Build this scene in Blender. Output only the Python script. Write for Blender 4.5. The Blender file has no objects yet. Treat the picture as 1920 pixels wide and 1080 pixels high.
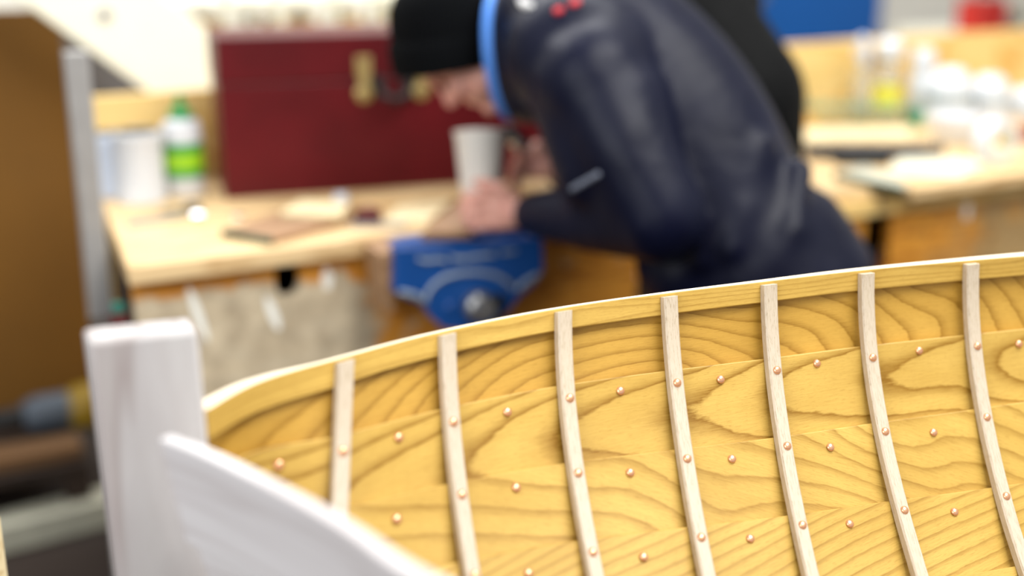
import bpy, bmesh, math, random
import numpy as np
from mathutils import Vector, Matrix

random.seed(4)
SC = bpy.context.scene
COL = SC.collection

# ------------------------------------------------------------------ camera, world, lights, exposure
F, PITCH, CZ, YAW = 2400.0, math.radians(17), 1.5, math.radians(-27.3)
cam_d = bpy.data.cameras.new('camera')
cam = bpy.data.objects.new('camera', cam_d)
COL.objects.link(cam)
SC.camera = cam
cam.location = (0, 0, CZ)
cam.rotation_euler = (math.radians(90) - PITCH, 0, YAW)
cam_d.sensor_width = 36
cam_d.lens = 36 * F / 1920
cam_d.clip_start = 0.02
cam_d.dof.use_dof = True
cam_d.dof.focus_distance = 1.37
cam_d.dof.aperture_fstop = 1.2

world = bpy.data.worlds.new('world')
SC.world = world
world.use_nodes = True
bg = world.node_tree.nodes['Background']
bg.inputs[0].default_value = (1.0, 0.985, 0.96, 1)
bg.inputs[1].default_value = 0.36

def area(name, loc, size, energy, target, color=(1, 1, 1)):
    l = bpy.data.lights.new(name, 'AREA')
    l.shape = 'RECTANGLE'
    l.size, l.size_y = size
    l.energy = energy
    l.color = color
    o = bpy.data.objects.new(name, l)
    COL.objects.link(o)
    o.location = loc
    o.rotation_euler = (Vector(target) - Vector(loc)).to_track_quat('-Z', 'Y').to_euler()
    return o

area('skylight_far', (1.2, 4.0, 3.7), (4.5, 1.6), 115, (1.2, 2.4, 0.9), (1, 1, 1))
area('skylight_near', (1.9, 0.2, 3.8), (3.2, 1.8), 135, (0.9, 1.5, 0.9), (1, 0.985, 0.95))
area('fill_left', (-2.6, -0.4, 2.6), (2.4, 2.0), 70, (0.5, 2.3, 0.8), (0.96, 0.98, 1))  # unseen lamp added at front left to brighten post, bench front and near plank

SC.view_settings.view_transform = 'Standard'
SC.view_settings.look = 'None'
SC.view_settings.gamma = 1
SC.view_settings.use_curve_mapping = False
SC.view_settings.exposure = 0.6

# ------------------------------------------------------------------ coordinates
cp, sp = math.cos(PITCH), math.sin(PITCH)
cy, sy = math.cos(YAW), math.sin(YAW)

def c2w(p):                                   # camera-heading frame -> world
    return Vector((cy * p[0] - sy * p[1], sy * p[0] + cy * p[1], p[2]))
def ray(u, v):
    x = (u - 960) / F; y = -(v - 540) / F
    return c2w((x, cp + y * sp, -sp + y * cp))
ORG = Vector((0, 0, CZ))
def P(u, v, d): return ORG + ray(u, v) * d                  # point d metres deep
def AZ(u, v, z): r = ray(u, v); return ORG + r * ((z - CZ) / r.z)
def AY(u, v, Y): r = ray(u, v); return ORG + r * (Y / r.y)

# ------------------------------------------------------------------ materials
def lin(c):
    f = lambda x: x / 12.92 if x <= 0.04045 else ((x + 0.055) / 1.055) ** 2.4
    return (f(c[0] / 255), f(c[1] / 255), f(c[2] / 255), 1)

class Nd:
    def __init__(s, name):
        s.m = bpy.data.materials.new(name); s.m.use_nodes = True
        s.t = s.m.node_tree; s.b = s.t.nodes['Principled BSDF']
    def n(s, kind, **kw):
        n = s.t.nodes.new('ShaderNode' + kind)
        for k, v in kw.items(): setattr(n, k, v)
        return n
    def l(s, a, b): s.t.links.new(a, b)
    def val(s, sock, v):
        if hasattr(v, 'is_output') or isinstance(v, bpy.types.NodeSocket): s.l(v, sock)
        else: sock.default_value = v
    def math(s, op, a, b=0.0, c=None):
        n = s.n('Math', operation=op)
        s.val(n.inputs[0], a); s.val(n.inputs[1], b)
        if c is not None: s.val(n.inputs[2], c)
        return n.outputs[0]
    def mix(s, fac, a, b, blend='MIX'):
        n = s.n('Mix', data_type='RGBA', blend_type=blend)
        s.val(n.inputs[0], fac); s.val(n.inputs[6], a); s.val(n.inputs[7], b)
        return n.outputs[2]
    def ramp(s, fac, stops, interp='LINEAR'):
        n = s.n('ValToRGB'); e = n.color_ramp; e.interpolation = interp
        while len(e.elements) < len(stops): e.elements.new(0.5)
        for i, (p, c) in enumerate(stops):
            e.elements[i].position = p
            e.elements[i].color = c if len(c) == 4 else lin(c)
        s.val(n.inputs[0], fac); return n.outputs[0]
    def noise(s, vec, scale, detail=2.0, rough=0.5, dist=0.0):
        n = s.n('TexNoise'); s.l(vec, n.inputs['Vector'])
        n.inputs['Scale'].default_value = scale; n.inputs['Detail'].default_value = detail
        n.inputs['Roughness'].default_value = rough; n.inputs['Distortion'].default_value = dist
        return n.outputs[0]
    def map(s, vec, loc=(0, 0, 0), sc=(1, 1, 1), rot=(0, 0, 0)):
        n = s.n('Mapping'); s.l(vec, n.inputs[0])
        n.inputs[1].default_value = loc; n.inputs[2].default_value = rot; n.inputs[3].default_value = sc
        return n.outputs[0]
    def obj(s): return s.n('TexCoord').outputs['Object']
    def uv(s): return s.n('TexCoord').outputs['UV']
    def bump(s, h, strength=0.3, dist=0.002):
        n = s.n('Bump'); n.inputs['Strength'].default_value = strength; n.inputs['Distance'].default_value = dist
        s.l(h, n.inputs['Height']); s.l(n.outputs[0], s.b.inputs['Normal'])

def plain(name, c, rough=0.6, metal=0.0, var=0.08, scale=25, spec=0.5, **kw):
    k = Nd(name)
    f = k.noise(k.obj(), scale, 3)
    a = lin(c)
    lo = tuple(x * (1 - var) for x in a[:3]) + (1,); hi = tuple(min(1, x * (1 + var)) for x in a[:3]) + (1,)
    k.l(k.ramp(f, [(0.3, lo), (0.7, hi)]), k.b.inputs['Base Color'])
    k.b.inputs['Roughness'].default_value = rough; k.b.inputs['Metallic'].default_value = metal
    k.b.inputs['Specular IOR Level'].default_value = spec
    for q, v in kw.items(): k.b.inputs[q.replace('_', ' ')].default_value = v
    return k.m

def wood(name, light, mid, dark, rot=(0, 0, 0), sc=(3, 40, 40), rings=4.0, rough=0.55, uvs=False):
    k = Nd(name)
    v = k.map(k.uv() if uvs else k.obj(), sc=sc, rot=rot)
    h = k.noise(v, 1.0, 2, 0.5, 0.2)
    fr = k.math('FRACT', k.math('MULTIPLY', h, rings * 2))
    fine = k.noise(k.map(k.uv() if uvs else k.obj(), sc=(sc[0] * 6, sc[1] * 12, sc[2] * 12), rot=rot), 1.0, 2)
    col = k.ramp(fr, [(0.0, mid), (0.35, light), (0.75, light), (0.93, dark), (1.0, mid)])
    col = k.mix(k.math('MULTIPLY', k.math('SUBTRACT', fine, 0.35), 0.5), col, lin(dark))
    k.l(col, k.b.inputs['Base Color']); k.b.inputs['Roughness'].default_value = rough
    return k.m

def strake_wood(name, seed, su, sv, rings, grad, line=0.55, angle=0.0, light=(203, 168, 86), dark=(132, 92, 16), fig=None):
    """varnished elm: cathedral figure from the contour lines of a stretched noise"""
    k = Nd(name)
    uv = k.map(k.uv(), rot=(0, 0, angle))
    v = k.map(uv, loc=(seed * 1.7, seed * 0.9, seed * 3.1), sc=(su, sv, 1))
    big = k.noise(v, 1.0, 0.6, 0.4, 0.35)
    wob = k.noise(k.map(uv, loc=(seed, seed, 0), sc=(45, 160, 1)), 1.0, 3, 0.6)
    sep = k.n('SeparateXYZ'); k.l(uv, sep.inputs[0])
    h = k.math('ADD', k.math('MULTIPLY', big, rings), k.math('MULTIPLY', sep.outputs[1], grad))
    if fig:
        kind, u0, v0, a, b, R = fig
        U = k.math('DIVIDE', k.math('SUBTRACT', sep.outputs[0], u0), a)
        V = k.math('DIVIDE', k.math('SUBTRACT', sep.outputs[1], v0), b)
        V2 = k.math('MULTIPLY', V, V)
        if kind == 'ellipse': g = k.math('SQRT', k.math('ADD', k.math('MULTIPLY', U, U), V2))
        else: g = k.math('SUBTRACT', V2, U)
        h = k.math('ADD', h, k.math('MULTIPLY', g, R))
    h = k.math('ADD', h, k.math('MULTIPLY', wob, 0.22))
    fr = k.math('FRACT', h)
    fl = k.noise(k.map(uv, sc=(25, 900, 1)), 1.0, 3, 0.6)
    pore = k.noise(k.map(uv, sc=(90, 1500, 1)), 1.0, 2, 0.6)
    tone = k.noise(k.map(uv, loc=(seed * 2, 0, 0), sc=(5, 22, 1)), 1.0, 2)
    base = k.ramp(tone, [(0.3, tuple(0.80 * a + 0.20 * b for a, b in zip(light, dark))), (0.7, light)])
    ring = k.ramp(fr, [(0.0, (1, 1, 1, 1)), (0.07, (0.7, 0.7, 0.7, 1)), (0.30, (0.16, 0.16, 0.16, 1)), (0.60, (0.03, 0.03, 0.03, 1)), (0.93, (0.12, 0.12, 0.12, 1)), (1.0, (1, 1, 1, 1))])
    rm = k.math('MULTIPLY', ring, k.math('MULTIPLY', k.math('ADD', fl, 0.35), line))
    col = k.mix(rm, base, lin(dark))
    st = k.math('MULTIPLY', k.math('SUBTRACT', fl, 0.40), 0.55)
    col = k.mix(k.math('MAXIMUM', st, 0.0), col, lin(dark))
    pm = k.math('MULTIPLY', k.math('GREATER_THAN', pore, 0.60), 0.26)
    col = k.mix(pm, col, lin(dark))
    k.l(col, k.b.inputs['Base Color'])
    k.b.inputs['Roughness'].default_value = 0.42
    k.b.inputs['Specular IOR Level'].default_value = 0.35
    k.bump(fl, 0.12, 0.001)
    return k.m

def splat_wood(name, light, mid, dark, dust, dust_lo, dust_hi, x0, x1, drips=(), dark_spots=0.0, z0=None):
    """worn bench front: orange wood under pale glue and filler smears; x0..x1 = object-space fade of the smears"""
    k = Nd(name)
    o = k.obj()
    h = k.noise(k.map(o, sc=(4, 4, 30)), 1.0, 2, 0.5, 0.3)
    base = k.ramp(k.math('FRACT', k.math('MULTIPLY', h, 5)), [(0, mid), (0.4, light), (0.85, mid), (1, dark)])
    sep = k.n('SeparateXYZ'); k.l(o, sep.inputs[0])
    mr = k.n('MapRange'); k.l(sep.outputs[0], mr.inputs[0])
    mr.inputs[1].default_value = x0; mr.inputs[2].default_value = x1
    n1 = k.noise(k.map(o, sc=(1, 1, 0.7)), 14, 6, 0.65)
    msk = k.math('ADD', n1, k.math('MULTIPLY', mr.outputs[0], 0.5))
    if z0 is not None:
        mz = k.n('MapRange'); k.l(sep.outputs[2], mz.inputs[0])
        mz.inputs[1].default_value = z0[0]; mz.inputs[2].default_value = z0[1]
        msk = k.math('ADD', msk, k.math('MULTIPLY', mz.outputs[0], -0.62))
    m = k.ramp(msk, [(dust_lo, (0, 0, 0, 1)), (dust_hi, (1, 1, 1, 1))])
    n2 = k.noise(o, 22, 5, 0.65)
    dcol = k.ramp(n2, [(0.3, tuple(x * 0.74 for x in dust)), (0.65, dust)])
    col = k.mix(k.math('MULTIPLY', m, 0.88), base, dcol)
    if dark_spots:
        n3 = k.noise(o, 38, 5, 0.7)
        sm = k.ramp(n3, [(0.52, (0, 0, 0, 1)), (0.66, (1, 1, 1, 1))])
        col = k.mix(k.math('MULTIPLY', sm, dark_spots), col, lin((70, 48, 24)))
    for (dx, dz, rx, rz, tilt) in drips:
        xx = k.math('SUBTRACT', k.math('SUBTRACT', sep.outputs[0], dx), k.math('MULTIPLY', k.math('SUBTRACT', sep.outputs[2], dz), tilt))
        a = k.math('POWER', k.math('ABSOLUTE', k.math('DIVIDE', xx, rx)), 2)
        b = k.math('POWER', k.math('ABSOLUTE', k.math('DIVIDE', k.math('SUBTRACT', sep.outputs[2], dz), rz)), 2)
        dm = k.math('LESS_THAN', k.math('ADD', a, b), 1.0)
        col = k.mix(dm, col, lin((240, 240, 232)))
    k.l(col, k.b.inputs['Base Color']); k.b.inputs['Roughness'].default_value = 0.6
    return k.m

def cloth(name, c, rough=0.5, sheen=0.3, bump=0.25, scale=9, sheen_tint=(0.75, 0.8, 1, 1), spec=0.4):
    k = Nd(name)
    f = k.noise(k.obj(), 6, 3)
    a = lin(c)
    k.l(k.ramp(f, [(0.3, tuple(x * 0.8 for x in a[:3]) + (1,)), (0.7, tuple(min(1, x * 1.2) for x in a[:3]) + (1,))]), k.b.inputs['Base Color'])
    k.b.inputs['Roughness'].default_value = rough
    k.b.inputs['Sheen Weight'].default_value = sheen
    k.b.inputs['Sheen Tint'].default_value = sheen_tint
    k.b.inputs['Specular IOR Level'].default_value = spec
    w = k.noise(k.obj(), scale, 3, 0.55, 0.8)
    k.bump(w, bump, 0.03)
    return k.m

MAT = {}
MAT['rib'] = wood('rib_pale_ash', (194, 180, 160), (187, 172, 150), (162, 144, 118), sc=(90, 1500, 1), rings=1.2, rough=0.5, uvs=True)
MAT['strip'] = strake_wood('gunwale_elm', 9.3, 4.0, 40, 3, 130, 0.6)
MAT['bare_lit'] = plain('bare_edge_lit_pale', (236, 222, 196), 0.6, 0, 0.04, 30)  # unvarnished wood tone with the lit look of the top edge put in
MAT['copper'] = plain('copper', (236, 178, 138), 0.3, 0.75, 0.05)
MAT['raw'] = wood('raw_pale_timber', (190, 187, 186), (182, 178, 178), (158, 148, 146), sc=(16, 16, 1.6), rings=1.1, rough=0.7)
MAT['rawplank'] = wood('raw_white_plank', (214, 211, 212), (207, 203, 204), (192, 186, 186), sc=(2, 2, 30), rings=1.0, rough=0.65)
MAT['top'] = wood('bench_top_wood', (222, 192, 144), (212, 180, 130), (184, 146, 96), sc=(3, 22, 22), rings=2.0, rough=0.6)
MAT['ply'] = wood('plywood_backboard', (236, 202, 132), (226, 188, 112), (206, 164, 84), sc=(2.2, 6, 6), rings=2.2, rough=0.6)
MAT['paleoff'] = wood('pale_offcut', (230, 212, 170), (222, 202, 158), (204, 178, 130), sc=(4, 25, 25), rings=1.5, rough=0.6)
MAT['tanboard'] = wood('tan_board', (160, 124, 90), (148, 112, 78), (122, 90, 60), sc=(3, 30, 30), rings=1.5, rough=0.6)
MAT['greenpaint'] = plain('dark_green_paint', (14, 64, 48), 0.5)
MAT['redchest'] = plain('oxblood_paint', (84, 10, 18), 0.42, 0, 0.24, 5, 0.3)
MAT['redchesttop'] = MAT['redchest']
MAT['brass'] = plain('aged_brass', (168, 148, 96), 0.4, 0.5)
MAT['blackiron'] = plain('black_iron', (26, 26, 26), 0.5, 0.3)
MAT['steel'] = plain('bright_steel', (210, 210, 212), 0.14, 1.0, 0.03)
MAT['dullsteel'] = plain('dull_steel', (150, 150, 150), 0.4, 0.8)
MAT['viseblue'] = plain('vise_blue_enamel', (14, 72, 142), 0.35, 0, 0.12, 12)
MAT['viseworn'] = plain('worn_raised_metal', (150, 164, 178), 0.5, 0.2)
MAT['white'] = plain('white_plastic', (210, 214, 219), 0.4, 0, 0.02)
MAT['bluewhite'] = plain('bluish_white_tin', (206, 216, 232), 0.35, 0, 0.03)
MAT['bandblue'] = plain('grey_blue_band', (140, 160, 170), 0.5, 0, 0.03)
MAT['darkeye'] = plain('eye_brown', (70, 52, 46), 0.25)
MAT['green'] = plain('green_plastic', (10, 140, 62), 0.4)
MAT['lime'] = plain('lime_label', (150, 204, 30), 0.45)
MAT['navy'] = cloth('navy_shell_fabric', (5, 9, 32), 0.45, 0.0, 0.22, 6, spec=0.2)
MAT['black'] = cloth('black_fabric', (5, 6, 7), 0.75, 0.0, 0.3, 9, spec=0.15)
MAT['knit'] = None
MAT['lining'] = cloth('bright_blue_lining', (84, 146, 236), 0.7, 0.1, 0.2, 14)
MAT['jeans'] = cloth('blue_denim', (70, 84, 110), 0.85, 0.1, 0.3, 12)
MAT['logo'] = plain('grey_print', (104, 110, 126), 0.6)
MAT['redprint'] = plain('red_print', (200, 40, 50), 0.6)
MAT['whiteprint'] = plain('white_print', (225, 225, 225), 0.6)
MAT['cream'] = plain('cream_paint', (248, 246, 226), 0.6, 0, 0.02)
MAT['wall'] = plain('white_wall_paint', (240, 236, 224), 0.8, 0, 0.03, 3)
MAT['bluedoor'] = plain('blue_door_paint', (0, 94, 178), 0.5, 0, 0.05)
MAT['floor'] = plain('workshop_floor_paint', (38, 25, 16), 0.85, 0, 0.2, 4)  # floor colour darkened in place of weaker light at the left
MAT['greysteel'] = plain('grey_painted_steel', (150, 148, 146), 0.5, 0.1, 0.05)
MAT['greyboard'] = plain('grey_board', (104, 100, 100), 0.7, 0, 0.06, 6)
MAT['amber'] = plain('brown_hardboard', (112, 74, 8), 0.75, 0, 0.1, 3)
MAT['darkwood'] = wood('shade_darkened_wood', (44, 28, 16), (36, 23, 13), (20, 13, 8), sc=(2, 30, 30), rings=1.5, rough=0.7)  # the deep shade around the rack is put into this wood colour
MAT['midwood'] = wood('rough_brown_plank', (108, 76, 42), (92, 64, 34), (62, 42, 22), sc=(2, 25, 25), rings=1.5, rough=0.7)  # brown taken down to imitate the dim low corner
MAT['palebeam'] = plain('pale_grey_beam', (176, 174, 156), 0.8, 0, 0.12, 14)
MAT['yellow'] = plain('yellow_plastic', (140, 112, 12), 0.5)  # yellow dulled in colour for the shade over the tool
MAT['greytool'] = plain('grey_tool_body', (74, 84, 96), 0.5)  # grey deepened to stand in for shade on the tool
MAT['charcoal'] = plain('charcoal_metal', (44, 48, 56), 0.5, 0.0)
MAT['paper'] = plain('off_white_paper', (214, 209, 186), 0.8, 0, 0.02)
MAT['maroon'] = plain('maroon_block', (88, 20, 22), 0.55)
MAT['skinned'] = None

def mk_skin():
    k = Nd('skin')
    f = k.noise(k.obj(), 40, 3)
    k.l(k.ramp(f, [(0.3, (206, 146, 132)), (0.7, (222, 168, 150))]), k.b.inputs['Base Color'])
    k.b.inputs['Roughness'].default_value = 0.5
    k.b.inputs['Subsurface Weight'].default_value = 0.08
    k.b.inputs['Subsurface Radius'].default_value = (0.01, 0.004, 0.002)
    return k.m
MAT['skin'] = mk_skin()
def mk_knit():
    k = Nd('black_knit')
    w = k.n('TexWave', wave_type='BANDS', bands_direction='X'); k.l(k.uv(), w.inputs['Vector'])
    w.inputs['Scale'].default_value = 18
    k.l(k.ramp(w.outputs[0], [(0, (4, 5, 6)), (1, (10, 12, 15))]), k.b.inputs['Base Color'])
    k.b.inputs['Roughness'].default_value = 0.9; k.b.inputs['Specular IOR Level'].default_value = 0.08
    k.bump(w.outputs[0], 0.5, 0.004)
    return k.m
MAT['knit'] = mk_knit()
def mk_trans(name, c, rough=0.25, trans=0.6, ior=1.3):
    k = Nd(name); k.b.inputs['Base Color'].default_value = lin(c)
    k.b.inputs['Roughness'].default_value = rough
    k.b.inputs['Transmission Weight'].default_value = trans; k.b.inputs['IOR'].default_value = ior
    return k.m
MAT['cup'] = mk_trans('milky_plastic', (240, 236, 228), 0.4, 0.15)
MAT['clear'] = mk_trans('clear_plastic', (240, 240, 232), 0.15, 0.75)
MAT['glass'] = mk_trans('green_edged_glass', (150, 205, 195), 0.05, 0.8, 1.45)
MAT['labelyellow'] = plain('yellow_label', (232, 226, 70), 0.5)

# ------------------------------------------------------------------ mesh helpers
def nb(): return bmesh.new()

def finish(name, bm, mat, parent=None, smooth=True, bevel=0.0, kind=None):
    bmesh.ops.recalc_face_normals(bm, faces=bm.faces)
    me = bpy.data.meshes.new(name)
    bm.to_mesh(me); bm.free()
    o = bpy.data.objects.new(name, me); COL.objects.link(o)
    me.materials.append(mat)
    for p in me.polygons: p.use_smooth = smooth
    if smooth:
        try: me.set_sharp_from_angle(angle=math.radians(38))
        except Exception: pass
    if bevel:
        md = o.modifiers.new('bevel', 'BEVEL'); md.width = bevel; md.segments = 2
        md.limit_method = 'ANGLE'; md.angle_limit = math.radians(40)
    if parent is not None:
        o.parent = parent
        o.matrix_parent_inverse = parent_world(parent).inverted()
    if kind: o['kind'] = kind
    return o

def parent_world(o):
    if o.parent is None: return o.matrix_basis.copy()
    return parent_world(o.parent) @ o.matrix_parent_inverse @ o.matrix_basis

def thing(name, label, cat, loc=(0, 0, 0), group=None):
    o = bpy.data.objects.new(name, None); COL.objects.link(o)
    o.empty_display_size = 0.05
    o.location = loc
    return tag(o, label, cat, group)

def tag(o, label, cat, group=None):
    o['label'] = label; o['category'] = cat
    if group: o['group'] = group
    return o

def struct(o):
    o['kind'] = 'structure'; return o

def box(bm, lo, hi):
    return hexa(bm, [(lo[0], lo[1]), (hi[0], lo[1]), (hi[0], hi[1]), (lo[0], hi[1])], lo[2], hi[2])

def hexa(bm, foot, z0, z1):
    b = [bm.verts.new((p[0], p[1], z0)) for p in foot]
    t = [bm.verts.new((p[0], p[1], z1)) for p in foot]
    n = len(foot)
    bm.faces.new(b[::-1]); bm.faces.new(t)
    for i in range(n): bm.faces.new((b[i], b[(i + 1) % n], t[(i + 1) % n], t[i]))
    return b + t

def plate(bm, quad, off):
    """slab: polygon of 3-D points pushed along a vector"""
    off = Vector(off)
    a = [bm.verts.new(Vector(p)) for p in quad]; b = [bm.verts.new(Vector(p) + off) for p in quad]
    n = len(quad)
    bm.faces.new(a); bm.faces.new(b[::-1])
    for i in range(n): bm.faces.new((a[i], b[i], b[(i + 1) % n], a[(i + 1) % n]))

def lathe(bm, prof, center=(0, 0, 0), axis=(0, 0, 1), n=28, cap=True):
    """prof = [(r, h)]"""
    q = Vector((0, 0, 1)).rotation_difference(Vector(axis).normalized())
    c = Vector(center); rings = []
    for r, h in prof:
        if r < 1e-6: rings.append([bm.verts.new(c + q @ Vector((0, 0, h)))])
        else: rings.append([bm.verts.new(c + q @ Vector((r * math.cos(2 * math.pi * i / n), r * math.sin(2 * math.pi * i / n), h))) for i in range(n)])
    for a, b in zip(rings, rings[1:]):
        if len(a) == 1 and len(b) == 1: continue
        for i in range(n):
            j = (i + 1) % n
            if len(a) == 1: bm.faces.new((a[0], b[j], b[i]))
            elif len(b) == 1: bm.faces.new((a[i], a[j], b[0]))
            else: bm.faces.new((a[i], a[j], b[j], b[i]))
    if cap:
        if len(rings[0]) > 1: bm.faces.new(rings[0][::-1])
        if len(rings[-1]) > 1: bm.faces.new(rings[-1])

def tube(bm, pts, rad, n=12):
    """swept tube with per-point radius, domed ends"""
    pts = [Vector(p) for p in pts]
    if not hasattr(rad, '__len__'): rad = [rad] * len(pts)
    rings = []; up = None
    P2, R2 = [], []
    d0 = (pts[0] - pts[1]).normalized(); d1 = (pts[-1] - pts[-2]).normalized()
    for a, f in ((0.92, 0.35), (0.6, 0.8)):
        P2.append(pts[0] + d0 * rad[0] * a); R2.append(rad[0] * f)
    P2 += pts; R2 += list(rad)
    for a, f in ((0.6, 0.8), (0.92, 0.35)):
        P2.append(pts[-1] + d1 * rad[-1] * a); R2.append(rad[-1] * f)
    for i, p in enumerate(P2):
        t = (P2[min(i + 1, len(P2) - 1)] - P2[max(i - 1, 0)]).normalized()
        if up is None:
            up = t.orthogonal().normalized()
        up = (up - t * up.dot(t)).normalized(); s = t.cross(up)
        rings.append([bm.verts.new(p + (up * math.cos(2 * math.pi * k / n) + s * math.sin(2 * math.pi * k / n)) * R2[i]) for k in range(n)])
    for a, b in zip(rings, rings[1:]):
        for k in range(n): bm.faces.new((a[k], a[(k + 1) % n], b[(k + 1) % n], b[k]))
    bm.faces.new(rings[0][::-1]); bm.faces.new(rings[-1])

_US = {}
def unit_sphere(seg):
    if seg not in _US:
        rows = seg // 2 + 1; V = [(0, 0, 1)]; Fc = []
        for r in range(1, rows):
            th = math.pi * r / rows
            for k in range(seg): V.append((math.sin(th) * math.cos(2 * math.pi * k / seg), math.sin(th) * math.sin(2 * math.pi * k / seg), math.cos(th)))
        V.append((0, 0, -1)); last = len(V) - 1
        for k in range(seg):
            k2 = (k + 1) % seg
            Fc.append((0, 1 + k, 1 + k2))
            for r in range(rows - 2):
                a, b = 1 + r * seg, 1 + (r + 1) * seg
                Fc.append((a + k, b + k, b + k2, a + k2))
            Fc.append((last, 1 + (rows - 2) * seg + k2, 1 + (rows - 2) * seg + k))
        _US[seg] = (V, Fc)
    return _US[seg]
def ell(bm, c, rad, M=None, seg=20):
    """ellipsoid; M = 3 axis vectors"""
    c = Vector(c)
    ax = M or (Vector((1, 0, 0)), Vector((0, 1, 0)), Vector((0, 0, 1)))
    V, Fc = unit_sphere(seg)
    A, B, D = ax[0] * rad[0], ax[1] * rad[1], ax[2] * rad[2]
    vs_ = [bm.verts.new(c + A * x + B * y + D * z) for x, y, z in V]
    for f in Fc: bm.faces.new([vs_[i] for i in f])

def tapered(bm, p0, r0, p1, r1, n=8, flat=None, seg=12):
    """string of spheres from p0 to p1, radius r0->r1 (fused later); flat=(axis, factor) squashes"""
    p0, p1 = Vector(p0), Vector(p1)
    for i in range(n):
        t = i / (n - 1)
        r = r0 + (r1 - r0) * t
        if flat:
            a = Vector(flat[0]).normalized(); b = a.orthogonal().normalized(); cc = a.cross(b)
            ell(bm, p0.lerp(p1, t), (r * flat[1], r, r), (a, b, cc), seg)
        else:
            ell(bm, p0.lerp(p1, t), (r, r, r), None, seg)

def fuse(name, bm, mat, voxel, parent=None, smooth_it=6, factor=0.5):
    """voxel-fuse overlapping blobs into one continuous skin, smooth it, bake it"""
    me = bpy.data.meshes.new('tmp'); bm.to_mesh(me); bm.free()
    o = bpy.data.objects.new(name, me); COL.objects.link(o)
    r = o.modifiers.new('r', 'REMESH'); r.mode = 'VOXEL'; r.voxel_size = voxel; r.use_smooth_shade = True
    s = o.modifiers.new('s', 'SMOOTH'); s.factor = factor; s.iterations = smooth_it
    dg = bpy.context.evaluated_depsgraph_get()
    m2 = bpy.data.meshes.new_from_object(o.evaluated_get(dg))
    o.modifiers.clear(); o.data = m2; m2.name = name
    bpy.data.meshes.remove(me)
    m2.materials.clear(); m2.materials.append(mat)
    for p in m2.polygons: p.use_smooth = True
    if parent is not None:
        o.parent = parent; o.matrix_parent_inverse = parent_world(parent).inverted()
    return o

def cut(o, bm):
    """boolean difference, baked"""
    me = bpy.data.meshes.new('cutter'); bmesh.ops.recalc_face_normals(bm, faces=bm.faces); bm.to_mesh(me); bm.free()
    c = bpy.data.objects.new('cutter', me); COL.objects.link(c)
    b = o.modifiers.new('b', 'BOOLEAN'); b.operation = 'DIFFERENCE'; b.object = c; b.solver = 'EXACT'
    dg = bpy.context.evaluated_depsgraph_get()
    m2 = bpy.data.meshes.new_from_object(o.evaluated_get(dg))
    o.modifiers.remove(b); o.data = m2
    bpy.data.objects.remove(c); bpy.data.meshes.remove(me)

# ------------------------------------------------------------------ the setting
bm = nb(); box(bm, (-3.5, -2.0, -0.1), (7.5, 6.0, 0.0)); struct(finish('floor', bm, MAT['floor'], smooth=False))
bm = nb(); box(bm, (-3.5, 5.6, 0.0), (7.5, 5.75, 3.4)); struct(finish('wall_back', bm, MAT['wall'], smooth=False))
pr = AY(1645, 40, 5.57)
bm = nb(); box(bm, (pr.x - 1.0, 5.55, 0.0), (pr.x, 5.6, 2.1))
door = struct(finish('door_1', bm, MAT['bluedoor'], smooth=False, bevel=0.004))
bm = nb(); lathe(bm, [(0.012, 0), (0.012, 0.05), (0.028, 0.055), (0.028, 0.09), (0.0, 0.1)], (pr.x - 0.9, 5.55, 1.0), (0, -1, 0), 16)
finish('door_handle', bm, MAT['dullsteel'], door)

# ------------------------------------------------------------------ the boat
KN = np.array([[-0.266, 0.925], [-0.2496, 0.968], [-0.222, 1.027], [-0.160, 1.0885], [-0.0727, 1.1625], [0.0433, 1.2365], [0.1567, 1.288], [0.267, 1.3305], [0.3867, 1.376], [0.5158, 1.4152], [0.5969, 1.4375], [0.85, 1.495], [1.15, 1.535], [1.45, 1.54]])
def pchip(xk, yk):
    h = np.diff(xk); d = np.diff(yk) / h; m = np.zeros_like(yk)
    m[0], m[-1] = d[0], d[-1]
    for i in range(1, len(xk) - 1):
        if d[i - 1] * d[i] > 0:
            w1, w2 = 2 * h[i] + h[i - 1], h[i] + 2 * h[i - 1]
            m[i] = (w1 + w2) / (w1 / d[i - 1] + w2 / d[i])
    def f(x):
        i = int(np.clip(np.searchsorted(xk, x) - 1, 0, len(xk) - 2)); t = (x - xk[i]) / h[i]
        return ((2 * t**3 - 3 * t**2 + 1) * yk[i] + (t**3 - 2 * t**2 + t) * h[i] * m[i] + (-2 * t**3 + 3 * t**2) * yk[i + 1] + (t**3 - t**2) * h[i] * m[i + 1])
    return f
sheerY = pchip(KN[:, 0], KN[:, 1])
NX, NY = math.cos(math.radians(-82.8)), math.sin(math.radians(-82.8))
ZS = 1.10
def S(X, d):
    """inner face of the far side: X along the boat, d down from the sheer"""
    Xc = min(max(X, -0.27), 0.8)
    t = min(max((X + 0.275) / 0.13, 0), 1); f = t * t * (3 - 2 * t)
    w = f * ((0.325 - 0.443 * Xc) * d + (2.316 - 0.805 * Xc) * d * d + 0.247 * d ** 3) if d > 0 else 0
    return c2w((X + NX * w, sheerY(X) + NY * w, ZS - d))
def frame(X, d):
    tx = (S(X + 0.004, d) - S(X - 0.004, d)).normalized()
    td = (S(X, d + 0.004) - S(X, max(d - 0.004, 1e-4))).normalized()
    n = td.cross(tx).normalized()             # should face into the boat
    if n.dot(c2w((NX, NY, 0.3))) < 0: n = -n
    return tx, td, n
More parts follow.
